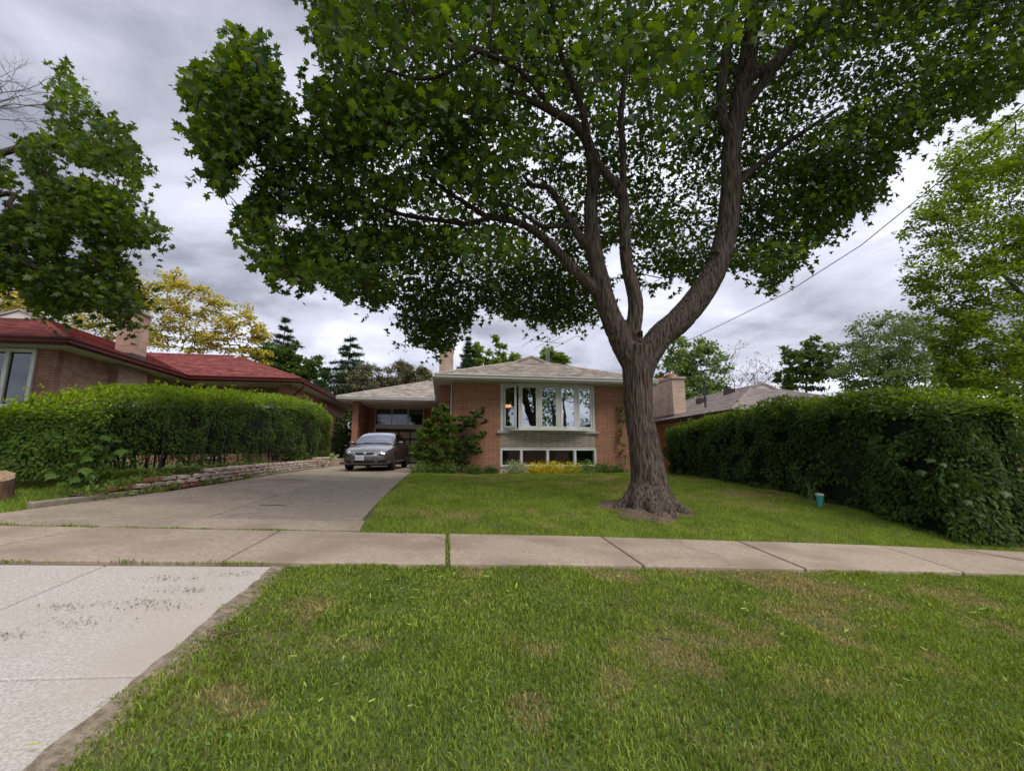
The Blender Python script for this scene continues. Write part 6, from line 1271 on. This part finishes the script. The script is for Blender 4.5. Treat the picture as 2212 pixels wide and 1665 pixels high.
# ================================================================ CAR
def car():
    CXc, CYf = -2.72, 15.9; L, Wd = 4.48, 1.775; z0 = g(CXc, CYf + 1) ; slope = math.atan2(g(CXc, CYf + 3.55) - g(CXc, CYf + .9), 2.65)
    t = empty('sedan', (0, 0, 0), 'grey compact sedan parked nose out on the driveway', 'car')
    paint = noise_mat('car_paint', (.15, .142, .136), (.17, .16, .152), 4, .28, metal=.65, spec=.5); pb = paint.node_tree.nodes['Principled BSDF']; pb.inputs['Coat Weight'].default_value = .9; pb.inputs['Coat Roughness'].default_value = .04
    wind = glass_mat('windscreen', .5, (.35, .4, .42)); tint = glass_mat('tinted_glass', .22, (.10, .11, .12)); lens = glass_mat('lens', .25, (.8, .8, .8))
    ST = [(-.02, .50, .27, .50, .56), (.03, .66, .22, .60, .67), (.12, .76, .20, .66, .72), (.3, .83, .19, .73, .79), (.6, .875, .18, .80, .875), (1.0, .885, .18, .86, .94), (1.35, .885, .18, .90, .985), (1.9, .885, .18, .925, 1.0), (2.6, .885, .18, .94, 1.0), (3.3, .885, .18, .955, 1.02), (3.8, .88, .19, .975, 1.06), (4.15, .85, .22, .97, 1.06), (4.40, .78, .28, .90, .99), (4.47, .66, .36, .76, .84)]
    mb = MB(); cols_ = []
    for (y, w, zb, zs_, zh) in ST:
        half = [(0, zb), (w * .55, zb), (w * .86, zb + .015), (w * .985, zb + .13), (w, (zb + zs_) / 2), (w * .985, zs_ - .09), (w * .93, zs_ - .005), (w * .78, zs_ + (zh - zs_) * .55), (w * .42, zh - .012), (0, zh)]
        ring = half + [(-x, z) for x, z in half[-2:0:-1]]; cols_.append(len(ring)); mb.v += [(x, y, z) for x, z in ring]
    k = cols_[0]
    for j in range(len(ST) - 1):
        for i in range(k): a, b_ = j * k + i, j * k + (i + 1) % k; mb.f.append((a, a + k, b_ + k, b_))
    mb.f.append(tuple(range(k))); mb.f.append(tuple(range(len(mb.v) - 1, len(mb.v) - k - 1, -1)))
    tmp = mb.build('body', paint); ss = tmp.modifiers.new('s', 'SUBSURF'); ss.levels = 2; ss.render_levels = 2
    cut = MB()
    for yy in (.93, 3.58):
        for s in (-1, 1): cut.tube([(s * .62, yy, .33), (s * 1.05, yy, .33)], .365, 32)
    co = cut.build('cutter', M['black']); bo = tmp.modifiers.new('b', 'BOOLEAN'); bo.object = co; bo.operation = 'DIFFERENCE'; bo.solver = 'EXACT'
    dg = bpy.context.evaluated_depsgraph_get(); me = bpy.data.meshes.new_from_object(tmp.evaluated_get(dg)); bpy.data.objects.remove(tmp); bpy.data.objects.remove(co)
    me.materials.clear(); me.materials.append(paint); me.polygons.foreach_set('use_smooth', [True] * len(me.polygons)); me.update(); body = link('body', me, t)
    try: me.set_sharp_from_angle(angle=R(40))
    except Exception: pass
    # cabin
    CB = [(1.22, .70, .955, .965), (1.45, .715, .95, 1.10), (1.75, .70, .95, 1.27), (2.05, .66, .95, 1.395), (2.4, .635, .95, 1.445), (2.8, .63, .96, 1.455), (3.2, .625, .97, 1.42), (3.5, .63, .99, 1.345), (3.8, .655, 1.02, 1.20), (4.05, .67, 1.03, 1.065)]
    mb = MB()
    for (y, w, zb, zt) in CB:
        bw = .80; h = zt - zb; half = [(0, zb - .08), (bw, zb - .08), (bw * .99, zb + .0), (bw + (w - bw) * .5, zb + h * .5), (w, zb + h * .86), (w * .86, zb + h * .97), (w * .45, zt), (0, zt + .012)]
        ring = half + [(-x, z) for x, z in half[-2:0:-1]]; k = len(ring); mb.v += [(x, y, z) for x, z in ring]
    for j in range(len(CB) - 1):
        for i in range(k): a, b_ = j * k + i, j * k + (i + 1) % k; mb.f.append((a, a + k, b_ + k, b_))
    mb.f.append(tuple(range(k))); mb.f.append(tuple(range(len(mb.v) - 1, len(mb.v) - k - 1, -1)))
    tmp = mb.build('roof', paint); ss = tmp.modifiers.new('s', 'SUBSURF'); ss.levels = 2; ss.render_levels = 2; dg = bpy.context.evaluated_depsgraph_get(); me2 = bpy.data.meshes.new_from_object(tmp.evaluated_get(dg)); bpy.data.objects.remove(tmp)
    me2.materials.clear(); me2.materials.append(paint); me2.polygons.foreach_set('use_smooth', [True] * len(me2.polygons)); link('roof', me2, t)
    def bvh(m_): bm = bmesh.new(); bm.from_mesh(m_); tr = BVHTree.FromBMesh(bm); bm.free(); return tr
    B1, B2 = bvh(me), bvh(me2)
    def patch(name, m_, tr, corners, d, off=.006, n=8, parent=None, origin=4.0):
        """4 corners in the plane seen along d ('y': x,z  'x': y,z  'z': x,y), laid on the body surface"""
        mb = MB(); d_ = {'y': Vector((0, 1, 0)), 'x': Vector((-1, 0, 0)), '-x': Vector((1, 0, 0)), 'z': Vector((0, 0, -1)), '-y': Vector((0, -1, 0))}[d]
        for j in range(n + 1):
            for i in range(n + 1):
                s, q = i / n, j / n; p = [(corners[0][e] * (1 - s) + corners[1][e] * s) * (1 - q) + (corners[3][e] * (1 - s) + corners[2][e] * s) * q for e in (0, 1)]
                o = {'y': Vector((p[0], -2, p[1])), '-y': Vector((p[0], 8, p[1])), 'x': Vector((4, p[0], p[1])), '-x': Vector((-4, p[0], p[1])), 'z': Vector((p[0], p[1], 4))}[d]
                h = tr.ray_cast(o, d_); loc = h[0] if h[0] is not None else o + d_ * (2.1 if d == 'y' else 3.1); mb.v.append(tuple(loc - d_ * off))
        for j in range(n):
            for i in range(n): a = j * (n + 1) + i; mb.f.append((a, a + 1, a + n + 2, a + n + 1))
        return mb.build(name, m_, parent or t, True)
    patch('windscreen', wind, B2, [(-.67, .985), (.67, .985), (.555, 1.385), (-.555, 1.385)], 'y', .006, 12)
    patch('windscreen_edge', M['black'], B2, [(-.71, .965), (.71, .965), (.675, .99), (-.675, .99)], 'y', .004, 10)
    for s, d in ((1, 'x'), (-1, '-x')):
        patch('side_window', tint, B2, [(1.62, .985), (2.42, .99), (2.40, 1.375), (2.06, 1.335)], d, .006); patch('side_window', tint, B2, [(2.50, .99), (3.28, 1.01), (3.16, 1.335), (2.48, 1.375)], d, .006); patch('quarter_window', tint, B2, [(3.33, 1.02), (3.62, 1.05), (3.42, 1.25), (3.24, 1.31)], d, .006)
        for yy in (1.42, 2.45, 3.30): patch('door_seam', M['black'], B1, [(yy, .32), (yy + .012, .32), (yy + .012, .92), (yy, .92)], d, .002, 6)
        for yy in (2.18, 3.02): patch('door_handle', paint, B1, [(yy, .78), (yy + .2, .785), (yy + .2, .825), (yy, .82)], d, .03, 4)
        # mirrors
        mr_ = empty('wing_mirror', (s * .95, 1.62, .98)); mr_.parent = t; mr_.location = (s * .95, 1.62, .98); e = MB().lathe([(0, -.06), (.06, -.045), (.1, 0), (.085, .05), (.0, .075)], (0, 0, 0), 14); e.v = [(x * 1.15 + s * .94, y * .7 + 1.62, z * .95 + 1.0) for x, y, z in e.v]; e.build('shell', paint, mr_, True); MB().bar((s * .80, 1.64, .95), (s * .92, 1.63, .97), .05, .04).build('arm', M['black'], mr_)
    patch('rear_window', tint, B2, [(-.60, 1.10), (.60, 1.10), (.52, 1.36), (-.52, 1.36)], '-y', .006)
    # nose
    gr = empty('grille', (0, 0, .62)); gr.parent = t; gr.location = (0, 0, .62)
    patch('surround', M['chrome'], B1, [(-.30, .535), (.30, .535), (.385, .665), (-.385, .665)], 'y', .008, 10, gr); patch('mesh_panel', M['black'], B1, [(-.285, .547), (.285, .547), (.355, .653), (-.355, .653)], 'y', .014, 10, gr)
    patch('surround_tab', M['chrome'], B1, [(-.06, .645), (.06, .645), (.10, .662), (-.10, .662)], 'y', .02, 4, gr)
    bd = MB().lathe([(.0, -.01), (.062, -.008), (.066, 0), (.06, .006), (.0, .009)], (0, 0, 0), 24); hit = B1.ray_cast(Vector((0, -2, .60)), Vector((0, 1, 0)))[0]; bd.v = [(x, hit.y - .02 - z, .60 + y * .52) for x, y, z in bd.v]; bd.build('badge', M['chrome'], gr, True)
    for s in (-1, 1):
        hl = empty('headlight', (s * .6, .2, .66)); hl.parent = t; hl.location = (s * .6, .2, .66)
        c = [(.34, .555), (.70, .60), (.835, .745), (.415, .672)]; c = [(s * x, z) for x, z in c]; c = c if s > 0 else [c[1], c[0], c[3], c[2]]
        patch('housing', noise_mat('lamp_housing', (.16, .16, .17), (.45, .45, .47), 22, .25, metal=.6), B1, c, 'y', .006, 10, hl); patch('lens', lens, B1, c, 'y', .016, 10, hl)
        c2 = [(.325, .540), (.70, .583), (.705, .600), (.335, .556)]; c2 = [(s * x, z) for x, z in c2]; c2 = c2 if s > 0 else [c2[1], c2[0], c2[3], c2[2]]; patch('trim', M['chrome'], B1, c2, 'y', .01, 6, hl)
        hit = B1.ray_cast(Vector((s * .56, -2, .64)), Vector((0, 1, 0)))[0]
        if hit: e = MB().lathe([(0, -.02), (.035, -.01), (.045, .01), (0, .02)], (0, 0, 0), 12); e.v = [(x + s * .56, hit.y - .012 + z, .645 + y) for x, y, z in e.v]; e.build('bulb', M['chrome'], hl, True)
        c = [(.43, .275), (.74, .285), (.70, .385), (.455, .375)]; c = [(s * x, z) for x, z in c]; c = c if s > 0 else [c[1], c[0], c[3], c[2]]; patch('fog_recess', M['black'], B1, c, 'y', .006, 6)
    patch('lower_intake', M['black'], B1, [(-.38, .27), (.38, .27), (.34, .375), (-.34, .375)], 'y', .007, 8)
    patch('bumper_lip', M['alu'], B1, [(-.70, .245), (.70, .245), (.70, .26), (-.70, .26)], 'y', .008, 10); patch('bonnet_seam', M['black'], B1, [(-.80, .1), (.80, .1), (.80, .112), (-.80, .112)], 'z', .002, 8) if False else None
    # number plate
    pl = empty('number_plate', (0, 0, .43)); pl.parent = t; pl.location = (0, 0, .43); hy = B1.ray_cast(Vector((0, -2, .44)), Vector((0, 1, 0)))[0].y; px0 = -.16
    MB().box(px0 - .152, px0 + .152, hy - .03, hy - .006, .375, .527).build('plate', noise_mat('plate_white', (.68, .69, .70), (.76, .77, .78), 6, .4), pl, bevel=.006)
    def text(s_, size, x, z, m_, par, y):
        cu = bpy.data.curves.new('txt', 'FONT'); cu.body = s_; cu.size = size; cu.align_x = 'CENTER'; cu.extrude = .001; o = bpy.data.objects.new('txt', cu); COL.objects.link(o); dg = bpy.context.evaluated_depsgraph_get(); m2 = bpy.data.meshes.new_from_object(o.evaluated_get(dg)); bpy.data.objects.remove(o); m2.transform(Matrix.Rotation(R(90), 4, 'X')); m2.transform(Matrix.Translation((x, y, z))); m2.materials.clear(); m2.materials.append(m_); link('lettering', m2, par)
    blue = plain('plate_blue', (.05, .08, .26), .5); text('BBFE 438', .066, px0, .428, blue, pl, hy - .032); text('ONTARIO', .022, px0, .498, blue, pl, hy - .032); text('KIA', .045, 0, .585, plain('badge_text', (.05, .05, .06), .4), gr, hit_y(B1) - .034)
    # wipers, inspection tag, underside, wheels
    for x in (-.35, .12): MB().bar((x, 1.13, .995), (x + .45, 1.10, .985), .02, .02).build('wiper', M['black'], t)
    h = B2.ray_cast(Vector((0, -2, 1.33)), Vector((0, 1, 0)))[0]; MB().box(-.045, .045, h.y - .02, h.y - .01, 1.32, 1.345).build('mirror_sticker', M['white'], t)
    MB().box(-.72, .72, .35, 4.2, .16, .30).build('underbody', M['black'], t)
    for yy in (.93, 3.58):
        for s in (-1, 1):
            w = empty('wheel', (s * .78, yy, .32)); w.parent = t; w.location = (s * .78, yy, .32)
            def lat(prof, n=28): e = MB().lathe(prof, (0, 0, 0), n); e.v = [(s * z + s * .765, yy + x, .318 + y) for x, y, z in e.v]; return e
            lat([(.20, -.10), (.29, -.105), (.313, -.08), (.318, 0), (.313, .08), (.29, .105), (.22, .108), (.20, .09)]).build('tyre', M['rubber'], w, True); lat([(.205, .105), (.215, .10), (.20, .06), (.185, -.05), (0, -.06)]).build('rim_barrel', M['flashing'], w, True)
            rim = MB()
            for q in range(5):
                a = 6.283 * q / 5 + .3
                for da in (-.13, .13): rim.bar((s * (.765 + .07), yy + .05 * math.cos(a), .318 + .05 * math.sin(a)), (s * (.765 + .095), yy + .205 * math.cos(a + da), .318 + .205 * math.sin(a + da)), .022, .035, (s, 0, 0))
            rim.build('rim', M['chrome'], w); lat([(.0, .10), (.04, .098), (.055, .08), (.06, .05)], 16).build('hub_cap', M['chrome'], w, True); lat([(.20, .100), (.212, .108), (.222, .104)]).build('rim_edge', M['chrome'], w, True)
    t.location = (CXc, CYf, g(CXc, CYf + .93) + .012 - math.sin(slope) * .93); t.rotation_euler = (slope, 0, R(-5))
def hit_y(B): return B.ray_cast(Vector((0, -2, .60)), Vector((0, 1, 0)))[0].y
car()
